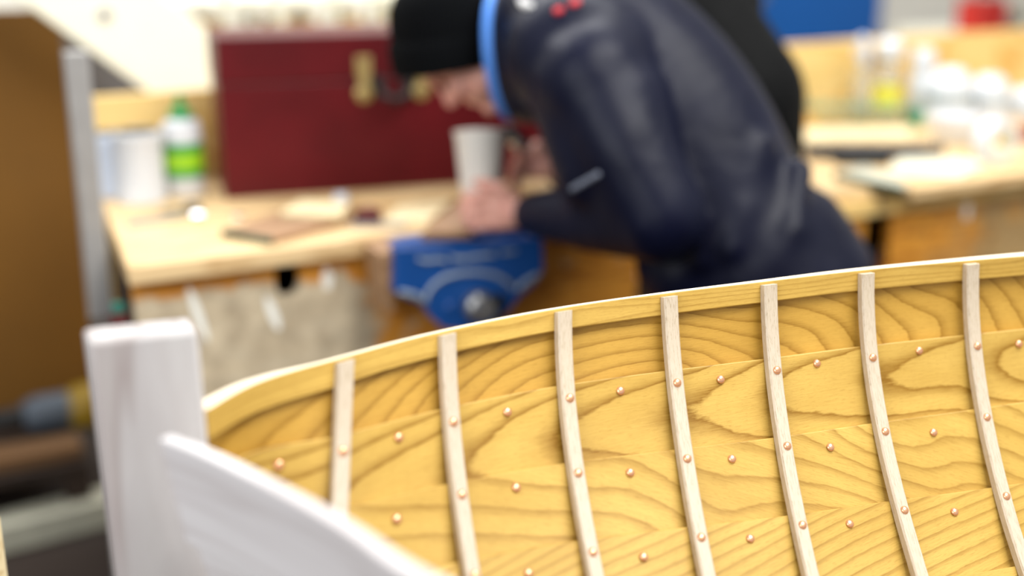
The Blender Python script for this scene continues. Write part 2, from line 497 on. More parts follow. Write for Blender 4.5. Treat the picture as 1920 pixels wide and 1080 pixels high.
def seam(k, X):
    X = min(max(X, -0.30), 0.85)
    if k == 0: return 0.0
    if k == 1: return -0.0299 * X * X + 0.0432 * X + 0.0687
    if k == 2: return -0.0751 * X * X + 0.0939 * X + 0.1292
    if k == 3: return -0.0642 * X * X + 0.1189 * X + 0.1826
    if k == 4: return seam(3, X) + 0.056 + 0.008 * X
    if k == 5: return seam(4, X) + 0.052
    return seam(5, X) + 0.046 * (k - 5)

boat = thing('rowing_boat', 'unfinished clinker wooden rowing boat with pale ribs, copper rivets and honey planks', 'boat', tuple(c2w((0.5, 0.95, 0.0))))
XS = np.concatenate([np.linspace(-0.249, -0.16, 14)[:-1], np.linspace(-0.16, 1.3, 74)])

def strake(k, mat, top, bot, rtop, rbot, th, name='strake', lit_top=False):
    bm = nb(); uvl = bm.loops.layers.uv.new('UVMap'); uvd = {}
    cols = []
    NV = 7
    for X in XS:
        d0, d1 = top(X), bot(X); sec = []
        for j in range(NV):
            f = j / (NV - 1); d = d0 + (d1 - d0) * f
            tx, td, n = frame(X, d)
            p = S(X, d) - n * (rtop + (rbot - rtop) * f)
            v = bm.verts.new(p); uvd[v] = (X * 1.12, d); sec.append(v)
        for j in range(NV - 1, -1, -1):
            f = j / (NV - 1); d = d0 + (d1 - d0) * f
            tx, td, n = frame(X, d)
            p = S(X, d) - n * (rtop + (rbot - rtop) * f + th)
            v = bm.verts.new(p); uvd[v] = (X * 1.12, d + 0.003 * (j == 0)); sec.append(v)
        cols.append(sec)
    m = len(cols[0])
    for a, b in zip(cols, cols[1:]):
        for j in range(m):
            bm.faces.new((a[j], b[j], b[(j + 1) % m], a[(j + 1) % m]))
    bm.faces.new(cols[0]); bm.faces.new(cols[-1][::-1])
    for fc in bm.faces:
        for lp in fc.loops: lp[uvl].uv = uvd[lp.vert]
    o = finish(name, bm, mat, boat, bevel=0.0012)
    if lit_top:                                  # unvarnished top edge, made paler to stand in for grazing light
        o.data.materials.append(MAT['bare_lit'])
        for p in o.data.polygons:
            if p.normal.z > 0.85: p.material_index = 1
    return o

WOODS = [None,
         strake_wood('elm_sheer_strake', 3.1, 5.0, 9.0, 3.0, 0, 0.92, light=(194, 153, 68), fig=('ellipse', 0.145, 0.088, 0.27, 0.075, 7.0)),
         strake_wood('elm_second_strake', 8.9, 7.0, 11.0, 1.5, 0, 1.1, fig=('parab', 0.08, 0.116, 0.135, 0.034, 1.0)),
         strake_wood('elm_third_strake', 12.4, 4.0, 6.0, 5.0, 48, 0.75, -0.30),
         strake_wood('elm_fourth_strake', 5.2, 2.6, 8.0, 4, 120, 0.75, 0.08),
         strake_wood('elm_fifth_strake', 21.0, 3.2, 10.0, 4, 90, 0.7),
         strake_wood('elm_garboard', 15.0, 3.2, 10.0, 4, 90, 0.7)]
strakes = {}
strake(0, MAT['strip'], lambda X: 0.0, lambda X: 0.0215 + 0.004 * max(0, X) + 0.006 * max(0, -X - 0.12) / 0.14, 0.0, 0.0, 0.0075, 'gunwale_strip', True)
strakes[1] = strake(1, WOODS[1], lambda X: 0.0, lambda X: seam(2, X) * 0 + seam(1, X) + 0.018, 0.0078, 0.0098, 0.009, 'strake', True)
for k in range(2, 7):
    strakes[k] = strake(k, WOODS[k], lambda X, k=k: seam(k - 1, X), lambda X, k=k: seam(k, X) + 0.018, 0.0, 0.0108, 0.009)

# steamed ribs: (quadratic drift along the boat, top station)
RIBC = [(0.0916, -0.0777, -0.154), (0.428, -0.0388, -0.0648), (0.375, -0.0585, 0.0503), (0.0237, -0.0003, 0.1637), (-0.0174, -0.0104, 0.2773), (0.0703, -0.0151, 0.3951), (-0.0883, 0.0136, 0.5261), (0.0, 0.0, 0.657), (0.0, 0.0, 0.788), (0.0, 0.0, 0.919), (0.0, 0.0, 1.05)]
riv_me = None
def rivet(p, n, parent):
    global riv_me
    if riv_me is None:
        b = nb(); lathe(b, [(0.0046, 0.0), (0.0046, 0.0007), (0.0041, 0.0017), (0.0028, 0.0026), (0.0014, 0.0030), (0.0, 0.0031)], n=16)
        riv_me = bpy.data.meshes.new('rivet'); b.to_mesh(riv_me); b.free()
        riv_me.materials.append(MAT['copper'])
        for q in riv_me.polygons: q.use_smooth = True
    o = bpy.data.objects.new('rivet', riv_me); COL.objects.link(o)
    o.location = p; o.rotation_euler = Vector((0, 0, 1)).rotation_difference(n).to_euler()
    o.parent = parent; o.matrix_parent_inverse = parent_world(parent).inverted()
    return o
ribX = lambda c, d: c[0] * min(d, 0.26) ** 2 + c[1] * min(d, 0.26) + c[2]
for ci, c in enumerate(RIBC):
    bm = nb(); uvl = bm.loops.layers.uv.new('UVMap'); uvd = {}
    W2, T, B = 0.0083, 0.0095, 0.0018
    secs = []
    dd = np.linspace(0.0035, 0.42, 46)
    for d in dd:
        X = ribX(c, d); tx, td, n = frame(X, d)
        p = S(X, d) + n * 0.0004
        sec = []
        for (a, h, uu) in ((-W2, 0, 0.0), (-W2, T - B, .3), (-W2 + B, T, .35), (W2 - B, T, .8), (W2, T - B, .85), (W2, 0, 1.1)):
            v = bm.verts.new(p + tx * a + n * h); uvd[v] = (d, uu * 0.017 + ci * 0.31); sec.append(v)
        secs.append(sec)
    for a, b in zip(secs, secs[1:]):
        for j in range(6): bm.faces.new((a[j], b[j], b[(j + 1) % 6], a[(j + 1) % 6]))
    bm.faces.new(secs[0]); bm.faces.new(secs[-1][::-1])
    for fc in bm.faces:
        for lp in fc.loops: lp[uvl].uv = uvd[lp.vert]
    rib = finish('rib', bm, MAT['rib'], boat)
    if ci < 8:
        for k in (1, 2, 3, 4):
            d = seam(k, ribX(c, 0.1 * k)) + 0.0105 + 0.003 * (k == 1)
            X = ribX(c, d); tx, td, n = frame(X, d)
            rivet(S(X, d) + n * (T + 0.0003) + tx * random.uniform(-.001, .001), n, rib)
for ci in range(-1, 8):
    for k in (1, 2, 3, 4):
        if ci == -1 and k > 1: continue
        d = seam(k, 0.0 if ci < 0 else RIBC[ci][2]) + 0.013
        if ci == -1: X = -0.206
        else: X = 0.5 * (ribX(RIBC[ci], d) + ribX(RIBC[min(ci + 1, 10)], d)) + random.uniform(-.004, .004)
        d = seam(k, X) + 0.013 + random.uniform(-.002, .003); tx, td, n = frame(X, d)
        rivet(S(X, d) + n * (-0.0016 + 0.0002), n, strakes[k + 1])

# stem post at the bow
bm = nb()
f0, f1 = P(166, 640, 0.985), P(372, 618, 1.02)
across = (f1 - f0)
b0 = f0 + Vector((0, 0, -f0.z)) + across * 0.30
b1 = f1 + Vector((0, 0, -f1.z)) + across * 0.18
away = Vector((-across.y, across.x, 0)).normalized() * 0.036
if away.dot(ray(270, 620)) < 0: away = -away
plate(bm, [f0, f1, b1, b0], away)
finish('stem_post', bm, MAT['raw'], boat, bevel=0.004)
# near-side planks, pale and unvarnished
def near_plank(pix, ztop, h, th, zdrop, ext, name='near_side_strake'):
    bm = nb(); pts = [AZ(u, v, ztop) for u, v in pix] + ext
    # smooth the plan curve
    cur = pts
    for _ in range(2):
        q = [cur[0]]
        for a, b in zip(cur, cur[1:]): q += [a.lerp(b, 0.25), a.lerp(b, 0.75)]
        q.append(cur[-1]); cur = q
    secs = []
    for i, p in enumerate(cur):
        t = (cur[min(i + 1, len(cur) - 1)] - cur[max(i - 1, 0)]); t.z = 0; t.normalize()
        nrm = Vector((-t.y, t.x, 0))
        if nrm.dot(c2w((0.3, 1, 0))) < 0: nrm = -nrm          # towards inside
        fl = nrm * 0.018
        secs.append([bm.verts.new(p), bm.verts.new(p + nrm * th), bm.verts.new(p + nrm * th + fl + Vector((0, 0, -h))), bm.verts.new(p + fl + Vector((0, 0, -h)))])
    for a, b in zip(secs, secs[1:]):
        for j in range(4): bm.faces.new((a[j], b[j], b[(j + 1) % 4], a[(j + 1) % 4]))
    bm.faces.new(secs[0]); bm.faces.new(secs[-1][::-1])
    return finish(name, bm, MAT['rawplank'], boat, bevel=0.002)
npix = [(297, 822), (375, 850), (500, 912), (640, 988), (760, 1080)]
ext = [c2w((0.02, 0.63, ZS)), c2w((0.14, 0.55, ZS)), c2w((0.35, 0.48, ZS)), c2w((0.7, 0.43, ZS)), c2w((1.2, 0.42, ZS))]
near_plank(npix, ZS, 0.098, 0.012, 0, ext)
npix2 = [(u + 30, v + 2) for u, v in npix]
ext2 = [e + c2w((0, 0.022, 0)) for e in ext]
low = [AZ(u, v, ZS) + c2w((0.012, 0.02, -0.085)) for u, v in npix] + [e + c2w((0, 0.022, -0.085)) for e in ext]
bm = nb(); secs = []
for i, p in enumerate(low):
    t = (low[min(i + 1, len(low) - 1)] - low[max(i - 1, 0)]); t.z = 0; t.normalize(); nrm = Vector((-t.y, t.x, 0))
    if nrm.dot(c2w((0.3, 1, 0))) < 0: nrm = -nrm
    secs.append([bm.verts.new(p), bm.verts.new(p + nrm * 0.012), bm.verts.new(p + nrm * 0.042 + Vector((0, 0, -.11))), bm.verts.new(p + nrm * 0.03 + Vector((0, 0, -.11)))])
for a, b in zip(secs, secs[1:]):
    for j in range(4): bm.faces.new((a[j], b[j], b[(j + 1) % 4], a[(j + 1) % 4]))
bm.faces.new(secs[0]); bm.faces.new(secs[-1][::-1])
finish('near_side_strake', bm, MAT['rawplank'], boat, bevel=0.002)
# keel under it all
bm = nb(); k0, k1 = c2w((-0.22, 0.90, 0)), c2w((1.3, 0.98, 0)); kd = Vector((-(k1 - k0).y, (k1 - k0).x, 0)).normalized() * 0.02
hexa(bm, [k0 - kd, k1 - kd, k1 + kd, k0 + kd], 0.62, 0.70); finish('keel', bm, MAT['raw'], boat, bevel=0.003)
# ------------------------------------------------------------------ left workbench
BT = 0.87
wb = thing('workbench', 'worn wooden workbench with paint smeared front and a blue vise', 'workbench', (0.95, 2.6, 0))
bm = nb(); hexa(bm, [(0.395, 2.255), (1.50, 2.255), (1.50, 2.965), (0.465, 2.965)], BT - 0.036, BT)
finish('worktop', bm, MAT['top'], wb, bevel=0.004)
drips = [(0.52, 0.755, 0.008, 0.055, -0.25), (0.663, 0.735, 0.009, 0.035, -0.3), (0.775, 0.79, 0.010, 0.022, 0.0)]
MAT['benchfront'] = splat_wood('smeared_bench_front', (222, 152, 54), (200, 126, 34), (140, 80, 20), (206, 196, 170), 0.58, 0.74, 0.90, 0.80, drips, 0.0, (0.765, 0.822))
bm = nb(); box(bm, (0.408, 2.285, 0.12), (1.49, 2.31, BT - 0.036))
fp = finish('front_panel', bm, MAT['benchfront'], wb, smooth=False)
hc = AY(540, 515, 2.285)
bm = nb(); hexa(bm, [(hc.x + 0.0185 * math.cos(a), 0) for a in np.linspace(0, 2 * math.pi, 25)[:-1]], 0, 1)
for i, v in enumerate(bm.verts):
    a = (i % 24) * 2 * math.pi / 24; top = i >= 24
    ca, sa = math.cos(a), math.sin(a)
    v.co = Vector((hc.x + 0.026 * math.copysign(abs(ca) ** 0.8, ca), 2.27 if not top else 2.33, hc.z - 0.008 + 0.037 * math.copysign(abs(sa) ** 0.8, sa)))
cut(fp, bm)
for nm, lo, hi in (('side_panel', (1.465, 2.31, 0.12), (1.49, 2.93, BT - 0.036)), ('back_panel', (0.50, 2.91, 0.12), (1.465, 2.93, BT - 0.036)), ('bottom_panel', (0.50, 2.31, 0.12), (1.465, 2.91, 0.14))):
    bm = nb(); box(bm, lo, hi); finish(nm, bm, MAT['darkwood'], wb, smooth=False)
bm = nb(); hexa(bm, [(0.408, 2.31), (0.433, 2.31), (0.503, 2.93), (0.478, 2.93)], 0.12, BT - 0.036); finish('side_panel', bm, MAT['darkwood'], wb, smooth=False)
for x in (0.53, 1.44):
    for y in (2.34, 2.88):
        bm = nb(); box(bm, (x - 0.035, y - 0.035, 0), (x + 0.035, y + 0.035, 0.12)); finish('leg', bm, MAT['darkwood'], wb)
bm = nb(); t0 = AY(168, 182, 2.975)
box(bm, (t0.x, 2.967, 0.0), (1.50, 2.99, t0.z)); tag(finish('backboard', bm, MAT['ply'], bevel=0.002), 'plywood backboard standing behind the tins and the red chest', 'backboard')

# vise on the bench front
VY = 2.15
vs = thing('vise', 'blue cast iron woodworking vise with a curved apron on the bench edge', 'vise', (1.02, 2.25, 0.6))
def VP(u, v): q = AY(u, v, VY); return (q.x, q.z)
out = [VP(742, 466), VP(860, 457), VP(1018, 446), VP(1020, 508), VP(1004, 532), VP(972, 560), VP(952, 590), VP(925, 612), VP(880, 622), VP(835, 618), VP(812, 598), VP(795, 572), VP(762, 560), VP(740, 548)]
bm = nb(); plate(bm, [(x, VY, z) for x, z in out], (0, 0.035, 0)); finish('front_jaw', bm, MAT['viseblue'], vs, smooth=False, bevel=0.004)
bm = nb(); x0, x1 = out[0][0], out[2][0]
box(bm, (x0 + 0.01, VY + 0.06, BT - 0.10), (x1 - 0.01, VY + 0.10, BT - 0.004)); finish('rear_jaw', bm, MAT['viseblue'], vs, bevel=0.004)
cxz = VP(893, 572)
bm = nb(); lathe(bm, [(0.016, -0.10), (0.016, 0.0), (0.030, 0.0), (0.030, 0.022), (0.022, 0.030), (0.022, 0.045), (0.0, 0.048)], (cxz[0], VY - 0.0, cxz[1]), (0, -1, 0), 24); finish('screw_boss', bm, MAT['dullsteel'], vs)
bm = nb(); tube(bm, [(cxz[0] + 0.018, VY - 0.036, cxz[1] + 0.02), (cxz[0] + 0.07, VY - 0.036, cxz[1] - 0.13)], 0.007, 10); finish('handle_bar', bm, MAT['blackiron'], vs)
for dx in (-0.055, 0.05):
    bm = nb(); lathe(bm, [(0.012, -0.12), (0.012, 0.004), (0.008, 0.008), (0.0, 0.008)], (cxz[0] + dx, VY, cxz[1] + 0.005), (0, -1, 0), 18); finish('guide_rod', bm, MAT['viseblue' if dx < 0 else 'blackiron'], vs)
def rib3(name, pix, r, m=MAT['viseworn']):
    bm = nb(); tube(bm, [(VP(u, v)[0], VY - 0.001, VP(u, v)[1]) for u, v in pix], r, 10); finish(name, bm, m, vs)
rib3('raised_arc', [(800, 552), (812, 534), (832, 520), (862, 512), (895, 510), (925, 514), (948, 526), (962, 540)], 0.005)
rib3('apron_rim', [(752, 548), (775, 552), (798, 564), (800, 552)], 0.0055)
rib3('apron_rim', [(1008, 515), (985, 528), (972, 540)], 0.005)
# embossed maker's mark: a run of raised worn strokes that cannot be read in the photograph
rib3('embossed_mark', [(786, 486), (800, 490), (818, 486), (835, 489)], 0.0042)
rib3('embossed_mark', [(848, 484), (870, 485), (895, 481), (925, 478)], 0.0042)
rib3('embossed_mark', [(940, 474), (955, 472), (966, 470)], 0.0032)
bm = nb(); a = AY(722, 470, 2.18)
plate(bm, [(a.x - 0.015, 2.17, BT - 0.01), (a.x + 0.03, 2.17, BT - 0.003), (a.x + 0.012, 2.17, BT - 0.13), (a.x - 0.005, 2.17, BT - 0.13)], (0, 0.08, 0)); finish('jaw_cheek', bm, MAT['tanboard'], vs, bevel=0.003)

# ------------------------------------------------------------------ things on the left bench
def quad_board(name, pix, z, th, mat, label, cat, group=None, bev=0.002):
    pts = [AZ(u, v, z + th) for u, v in pix]
    bm = nb(); hexa(bm, [(p.x, p.y) for p in pts], z, z + th)
    return tag(finish(name, bm, mat, bevel=bev), label, cat, group)

# red chest
ch = thing('tool_chest', 'oxblood red wooden tool chest with brass hasps on the workbench', 'chest', (0.694, 2.70, BT))
cx0, cx1, cyf, cyb = 0.694, 1.443, 2.70, 2.92
zt = 1.218; zl = 1.118
bm = nb(); box(bm, (cx0, cyf, BT), (cx1, cyb, zl - 0.001)); finish('chest_body', bm, MAT['redchest'], ch, smooth=False, bevel=0.003)
bm = nb(); box(bm, (cx0 - 0.002, cyf - 0.003, zl + 0.001), (cx1 + 0.002, cyb, zt)); finish('chest_lid', bm, MAT['redchest'], ch, smooth=False, bevel=0.004)
for x in (1.005, 1.133):
    bm = nb(); box(bm, (x - 0.017, cyf - 0.006, 1.125), (x + 0.017, cyf - 0.002, 1.168))
    h = finish('hasp', bm, MAT['brass'], ch, bevel=0.002)
    bm = nb(); box(bm, (x - 0.012, cyf - 0.010, 1.10), (x + 0.012, cyf - 0.004, 1.13)); finish('hasp_tongue', bm, MAT['brass'], h, bevel=0.002)
    bm = nb(); lathe(bm, [(0.020, 0), (0.020, 0.004), (0.012, 0.009), (0.0, 0.010)], (x, cyf - 0.001, 1.088), (0, -1, 0), 24); finish('hasp_plate', bm, MAT['brass'], h)
bm = nb(); tube(bm, [(1.036, cyf - 0.004, 1.112), (1.041, cyf - 0.03, 1.085), (1.069, cyf - 0.036, 1.075), (1.097, cyf - 0.03, 1.085), (1.102, cyf - 0.004, 1.112)], 0.010, 10); hd = finish('carry_handle', bm, MAT['blackiron'], ch)
for x in (1.036, 1.102):
    bm = nb(); box(bm, (x - 0.014, cyf - 0.006, 1.098), (x + 0.014, cyf, 1.126)); finish('handle_mount', bm, MAT['blackiron'], hd, bevel=0.002)

ch.rotation_euler.z = math.radians(-10)                  # stands slightly askew on the bench

# tins and bottle
def tin(name, u, v, r, h, mat, label, lidmat=None):
    c = AZ(u, v, BT); c.y += r
    t = thing(name, label, 'tin', tuple(c))
    bm = nb(); lathe(bm, [(r * 0.985, 0), (r, 0.002), (r, 0.006), (r * 0.985, 0.008), (r * 0.985, h - 0.010), (r, h - 0.008), (r, h - 0.003), (r * 0.95, h)], c, n=36); finish('tin_body', bm, mat, t)
    bm = nb(); lathe(bm, [(r * 0.93, -0.004), (r * 0.93, 0.002), (r * 0.80, 0.003), (r * 0.78, 0.0), (0.0, 0.0)], c + Vector((0, 0, h)), n=36); finish('tin_lid', bm, MAT['dullsteel'], t)
    return t
c1 = tin('paint_tin', 277, 384, 0.052, 0.150, MAT['white'], 'large white paint tin beside the green bottle')
c2 = tin('paint_tin', 222, 372, 0.036, 0.138, MAT['bluewhite'], 'narrow bluish tin at the bench corner left of the large white tin')
cb = AZ(358, 370, BT); cb.y += 0.04
gb = thing('glue_bottle', 'green glue bottle with white bands and a green cap on the bench', 'bottle', tuple(cb))
r = 0.043
bm = nb(); lathe(bm, [(r * 0.92, 0), (r, 0.006), (r, 0.145), (r * 0.9, 0.160), (r * 0.5, 0.172), (r * 0.42, 0.178)], cb, n=32); finish('bottle_body', bm, MAT['white'], gb)
bm = nb(); lathe(bm, [(r * 1.012, 0.042), (r * 1.012, 0.118)], cb, n=32, cap=False); lb = finish('bottle_label', bm, MAT['green'], gb)
bm = nb(); lathe(bm, [(r * 1.022, 0.060), (r * 1.022, 0.098)], cb, n=32, cap=False); finish('label_band', bm, MAT['lime'], lb)
bm = nb(); lathe(bm, [(r * 0.62, 0.170), (r * 0.60, 0.186), (r * 0.28, 0.192), (r * 0.16, 0.222), (0, 0.224)], cb, n=24); finish('bottle_cap', bm, MAT['green'], gb)

# long pale plank along the chest, offcuts, tools
quad_board('long_plank', [(575, 384), (1085, 349), (1085, 335), (592, 369)], BT, 0.018, MAT['top'], 'long thin plank lying along the foot of the red chest', 'plank')
quad_board('pale_offcut', [(722, 412), (800, 416), (850, 374), (745, 384)], BT, 0.010, MAT['paleoff'], 'wide pale wood offcut behind the hand with the cup', 'offcut')
quad_board('pale_offcut', [(525, 398), (640, 404), (656, 382), (566, 372)], BT + 0.016, 0.010, MAT['paleoff'], 'small pale offcut lying on the tan board', 'offcut')
tb = [(418, 430), (512, 446), (660, 406), (560, 384)]
pts = [AZ(u, v, BT + 0.014) for u, v in tb]
brd = thing('tan_board', 'tan board with a dark green painted end near the bench front', 'board', tuple(AZ(540, 415, BT)))
bm = nb(); hexa(bm, [(p.x, p.y) for p in pts], BT, BT + 0.014); finish('board_body', bm, MAT['tanboard'], brd, bevel=0.0015)
e = (pts[1] - pts[0]); nn = Vector((e.y, -e.x, 0)).normalized() * 0.006
if nn.dot(pts[2] - pts[1]) > 0: nn = -nn
bm = nb(); hexa(bm, [(p.x, p.y) for p in (pts[0], pts[1], pts[1] + nn, pts[0] + nn)], BT, BT + 0.015); finish('painted_end', bm, MAT['greenpaint'], brd, bevel=0.001)
quad_board('brown_board', [(790, 436), (884, 432), (884, 374), (860, 374)], BT, 0.016, MAT['tanboard'], 'brown wedge shaped board beside the hand on the vise edge', 'board')
quad_board('maroon_block', [(662, 394), (690, 402), (716, 394), (696, 385)], BT + 0.0005, 0.022, MAT['maroon'], 'small maroon sanding block beside the wide pale offcut', 'block')
quad_board('white_block', [(625, 374), (652, 372), (650, 360), (626, 362)], BT + 0.018, 0.014, MAT['white'], 'small white block on the long plank', 'block')
quad_board('steel_rule', [(238, 424), (350, 408), (350, 401), (240, 414)], BT, 0.003, MAT['dullsteel'], 'steel rule lying on the bench in front of the tins', 'ruler', bev=0)
c = AZ(302, 402, BT); d = AZ(352, 398, BT)
ck = thing('chisel', 'short dark handled chisel on the bench behind the steel rule', 'chisel', tuple(c))
bm = nb(); tube(bm, [d + Vector((0, 0, .010)), d + (d - c) * 0.35 + Vector((0, 0, .010))], [0.008, 0.010], 10); finish('chisel_handle', bm, MAT['charcoal'], ck)
bm = nb(); box(bm, (min(c.x, d.x), c.y - 0.006, BT + 0.003), (max(c.x, d.x), c.y + 0.006, BT + 0.008)); finish('chisel_blade', bm, MAT['dullsteel'], ck)
c = AZ(373, 412, BT)
nrm = (Vector((0, 0, math.cos(math.radians(23)))) + Vector((-c.x, -c.y, 0)).normalized() * math.sin(math.radians(23)))
bm = nb(); lathe(bm, [(0, -0.006), (0.013, -0.006), (0.014, -0.004), (0.014, 0.003), (0.0125, 0.004), (0, 0.0042)], c + Vector((0, 0, 0.0105)), nrm, 28)
tag(finish('steel_fitting', bm, plain('polished_steel', (235, 235, 235), 0.06, 1.0, 0.01)), 'shiny round steel fitting glinting on the bench', 'fitting')
c = AZ(447, 408, BT)
bm = nb(); lathe(bm, [(0.006, 0), (0.016, 0), (0.016, 0.004), (0.012, 0.006), (0.006, 0.006), (0.006, 0)], c, n=24, cap=False); tag(finish('steel_washer', bm, MAT['steel']), 'flat steel washer near the tan board', 'washer')
quad_board('grey_file', [(655, 422), (760, 424), (762, 418), (660, 415)], BT, 0.005, MAT['dullsteel'], 'flat grey file on the bench left of the brown board', 'file', bev=0.001)

# ------------------------------------------------------------------ left background
bl = [AY(u, v, 3.25) for u, v in ((20, -12), (420, 274), (420, 84), (310, -12))]
dirn = (bl[1] - bl[0]).normalized()
up_l, up_r = bl[0] - dirn * 0.6, bl[3] - dirn * 0.6
k = (bl[1].z - 0.0) / -dirn.z
bm = nb(); plate(bm, [up_l, bl[1] + dirn * k, bl[2] + dirn * k, up_r], (0, 0.045, 0))
sb = tag(finish('stair_stringer', bm, MAT['cream'], smooth=False, bevel=0.004), 'wide cream painted stair stringer sloping down behind the tins', 'stringer')
q = AY(196, 28, 3.25)
bm = nb(); lathe(bm, [(0.017, 0), (0.017, 0.006), (0.008, 0.010), (0, 0.010)], (q.x, 3.25, q.z), (0, -1, 0), 6); finish('bolt_head', bm, MAT['greysteel'], sb)
q0, q1 = AY(148, 390, 2.5), AY(191, 390, 2.5)
zp = AY(150, 96, 2.5).z
bm = nb(); box(bm, (q0.x, 2.48, 0), (q1.x, 2.52, zp)); tag(finish('steel_post', bm, MAT['greysteel'], bevel=0.003), 'tall grey steel post at the left end of the workbench', 'post')
q0 = AY(143, 390, 3.40)
a0, a1 = AY(150, 60, 3.62), AY(330, 200, 3.62)
bm = nb(); box(bm, (a0.x - 0.06, 3.64, 0), (a1.x, 3.74, 1.38)); tag(finish('grey_cupboard', bm, MAT['greyboard'], bevel=0.004), 'dark grey cupboard end seen below the cream stringer', 'cupboard')
tl, trr, brr = AY(-60, 22, 3.48), AY(128, 30, 3.48), AY(168, 720, 3.48)
bm = nb(); box(bm, (-0.55, 3.47, 0.172), (q0.x + 0.02, 3.485, tl.z)); tag(finish('brown_sheet', bm, MAT['amber'], bevel=0.001), 'tall brown hardboard sheet standing on the low rack at the left', 'sheet')
# low rack with stored timber
rk = thing('timber_rack', 'low dark timber rack on the floor left of the workbench', 'rack', (-0.05, 3.3, 0))
bm = nb(); box(bm, (-0.6, 3.05, 0.14), (0.40, 3.62, 0.17)); finish('rack_shelf', bm, MAT['darkwood'], rk, bevel=0.003)
bm = nb(); box(bm, (-0.6, 3.6, 0.02), (0.40, 3.62, 0.14)); finish('rack_back', bm, MAT['darkwood'], rk)
for x in (-0.57, 0.37):
    for y in (3.08, 3.58):
        bm = nb(); box(bm, (x - 0.03, y - 0.03, 0), (x + 0.03, y + 0.03, 0.14)); finish('leg', bm, MAT['darkwood'], rk)
bm = nb(); box(bm, (-0.6, 3.07, 0.172), (AY(152, 830, 3.1).x, 3.17, 0.205)); tag(finish('brown_plank', bm, MAT['midwood'], bevel=0.003), 'rough brown plank lying on the front of the low rack', 'plank')
g = AY(128, 770, 3.26)
tl2 = thing('power_tool', 'grey and yellow power tool lying on the low rack', 'power tool', (g.x, 3.26, 0.172))
gz = 0.172 + 0.0605
bm = nb(); tube(bm, [(g.x - 0.075, 3.26, gz), (g.x + 0.0, 3.26, gz)], 0.048, 20); finish('motor_housing', bm, MAT['greytool'], tl2)
bm = nb(); tube(bm, [(g.x + 0.035, 3.26, gz), (g.x + 0.09, 3.26, gz + 0.01)], [0.06, 0.05], 20); finish('gear_housing', bm, MAT['yellow'], tl2)
bm = nb(); tube(bm, [(g.x - 0.10, 3.26, gz), (g.x - 0.18, 3.26, gz)], [0.03, 0.026], 14); finish('grip', bm, MAT['blackiron'], tl2)
e0, e1 = AZ(0, 1042, 0.0), AZ(215, 985, 0.0)
ex = (e1 - e0).normalized(); en = Vector((-ex.y, ex.x, 0)); 
if en.y < 0: en = -en
s0, s1 = e0 - ex * 0.5, e1 + ex * 0.25
bm = nb(); hexa(bm, [s0, s1, s1 + en * 0.09, s0 + en * 0.09], 0.0, 0.07); tag(finish('pale_beam', bm, MAT['palebeam'], bevel=0.003), 'pale weathered beam lying on the floor before the low rack', 'beam')
q = AZ(-6, 1100, 0.70)
bm = nb(); z1 = P(-12, 935, (q - ORG).dot(c2w((0, cp, -sp)))).z
tube(bm, [(q.x, q.y, 0.012), (q.x, q.y, z1 - 0.012)], 0.0135, 14); tag(finish('round_pole', bm, MAT['paleoff']), 'pale round wooden pole at the left edge of the frame', 'pole')
# stool with a small bottle at the bench end
st = AY(228, 612, 2.30)
sl = thing('wooden_stool', 'narrow dark wooden stool tucked against the left end of the workbench', 'stool', (0.37, 2.30, 0))
bm = nb(); box(bm, (0.338, 2.22, st.z - 0.03), (0.403, 2.38, st.z)); finish('seat', bm, MAT['darkwood'], sl, bevel=0.004)
for sx in (0.353, 0.388):
    for y in (2.24, 2.36):
        bm = nb(); tube(bm, [(sx, y, 0.012), (sx, y, st.z - 0.03)], 0.012, 10); finish('leg', bm, MAT['darkwood'], sl)
b2 = thing('small_bottle', 'small dark bottle with a teal cap on the narrow stool', 'bottle', (st.x - 0.003, 2.30, st.z))
bm = nb(); lathe(bm, [(0.014, 0), (0.015, 0.003), (0.015, 0.024), (0.010, 0.030)], (st.x - 0.003, 2.30, st.z), n=20); finish('bottle_body', bm, MAT['maroon'], b2)
bm = nb(); lathe(bm, [(0.012, 0.029), (0.012, 0.044), (0.0, 0.045)], (st.x - 0.003, 2.30, st.z), n=20); finish('bottle_cap', bm, plain('teal_plastic', (10, 110, 96), 0.5), b2)

# white shelf rack far behind the chest
ry = 4.3
rkx0, rkx1 = AY(300, 40, ry).x, AY(830, 40, ry).x
zr = AY(560, 44, ry).z
wr = thing('white_rack', 'white metal shelf rack standing far behind the red chest', 'rack', ((rkx0 + rkx1) / 2, ry, 0))
for u in (398, 492, 592, 672, 760):
    x = AY(u, 30, ry).x
    for yy in (ry - 0.18, ry + 0.18):
        bm = nb(); box(bm, (x - 0.014, yy - 0.014, 0), (x + 0.014, yy + 0.014, zr + 0.75)); finish('upright', bm, MAT['cream'], wr)
for dz in (-0.62, -0.03, 0.09):
    bm = nb(); box(bm, (rkx0, ry - 0.2, zr + dz - 0.012), (rkx1, ry + 0.2, zr + dz + 0.012)); finish('rack_shelf', bm, MAT['cream'], wr)
for i, (u0, u1, lab) in enumerate(((352, 412, 'tan wooden block at the left end of the white rack'), (504, 526, 'tan block on the white rack left of a slim block'), (560, 570, 'slim tan block on the white rack between two uprights'), (632, 654, 'tan block on the white rack near the black hat'), (712, 730, 'tan block on the white rack touching the hat in view'))):
    x0, x1 = AY(u0, 30, ry).x, AY(u1, 30, ry).x
    bm = nb(); box(bm, (x0, ry - 0.12, zr - 0.018), (x1, ry + 0.1, zr + 0.028)); tag(finish('wooden_block', bm, MAT['ply'], bevel=0.002), lab, 'block', 'blocks on the white rack')

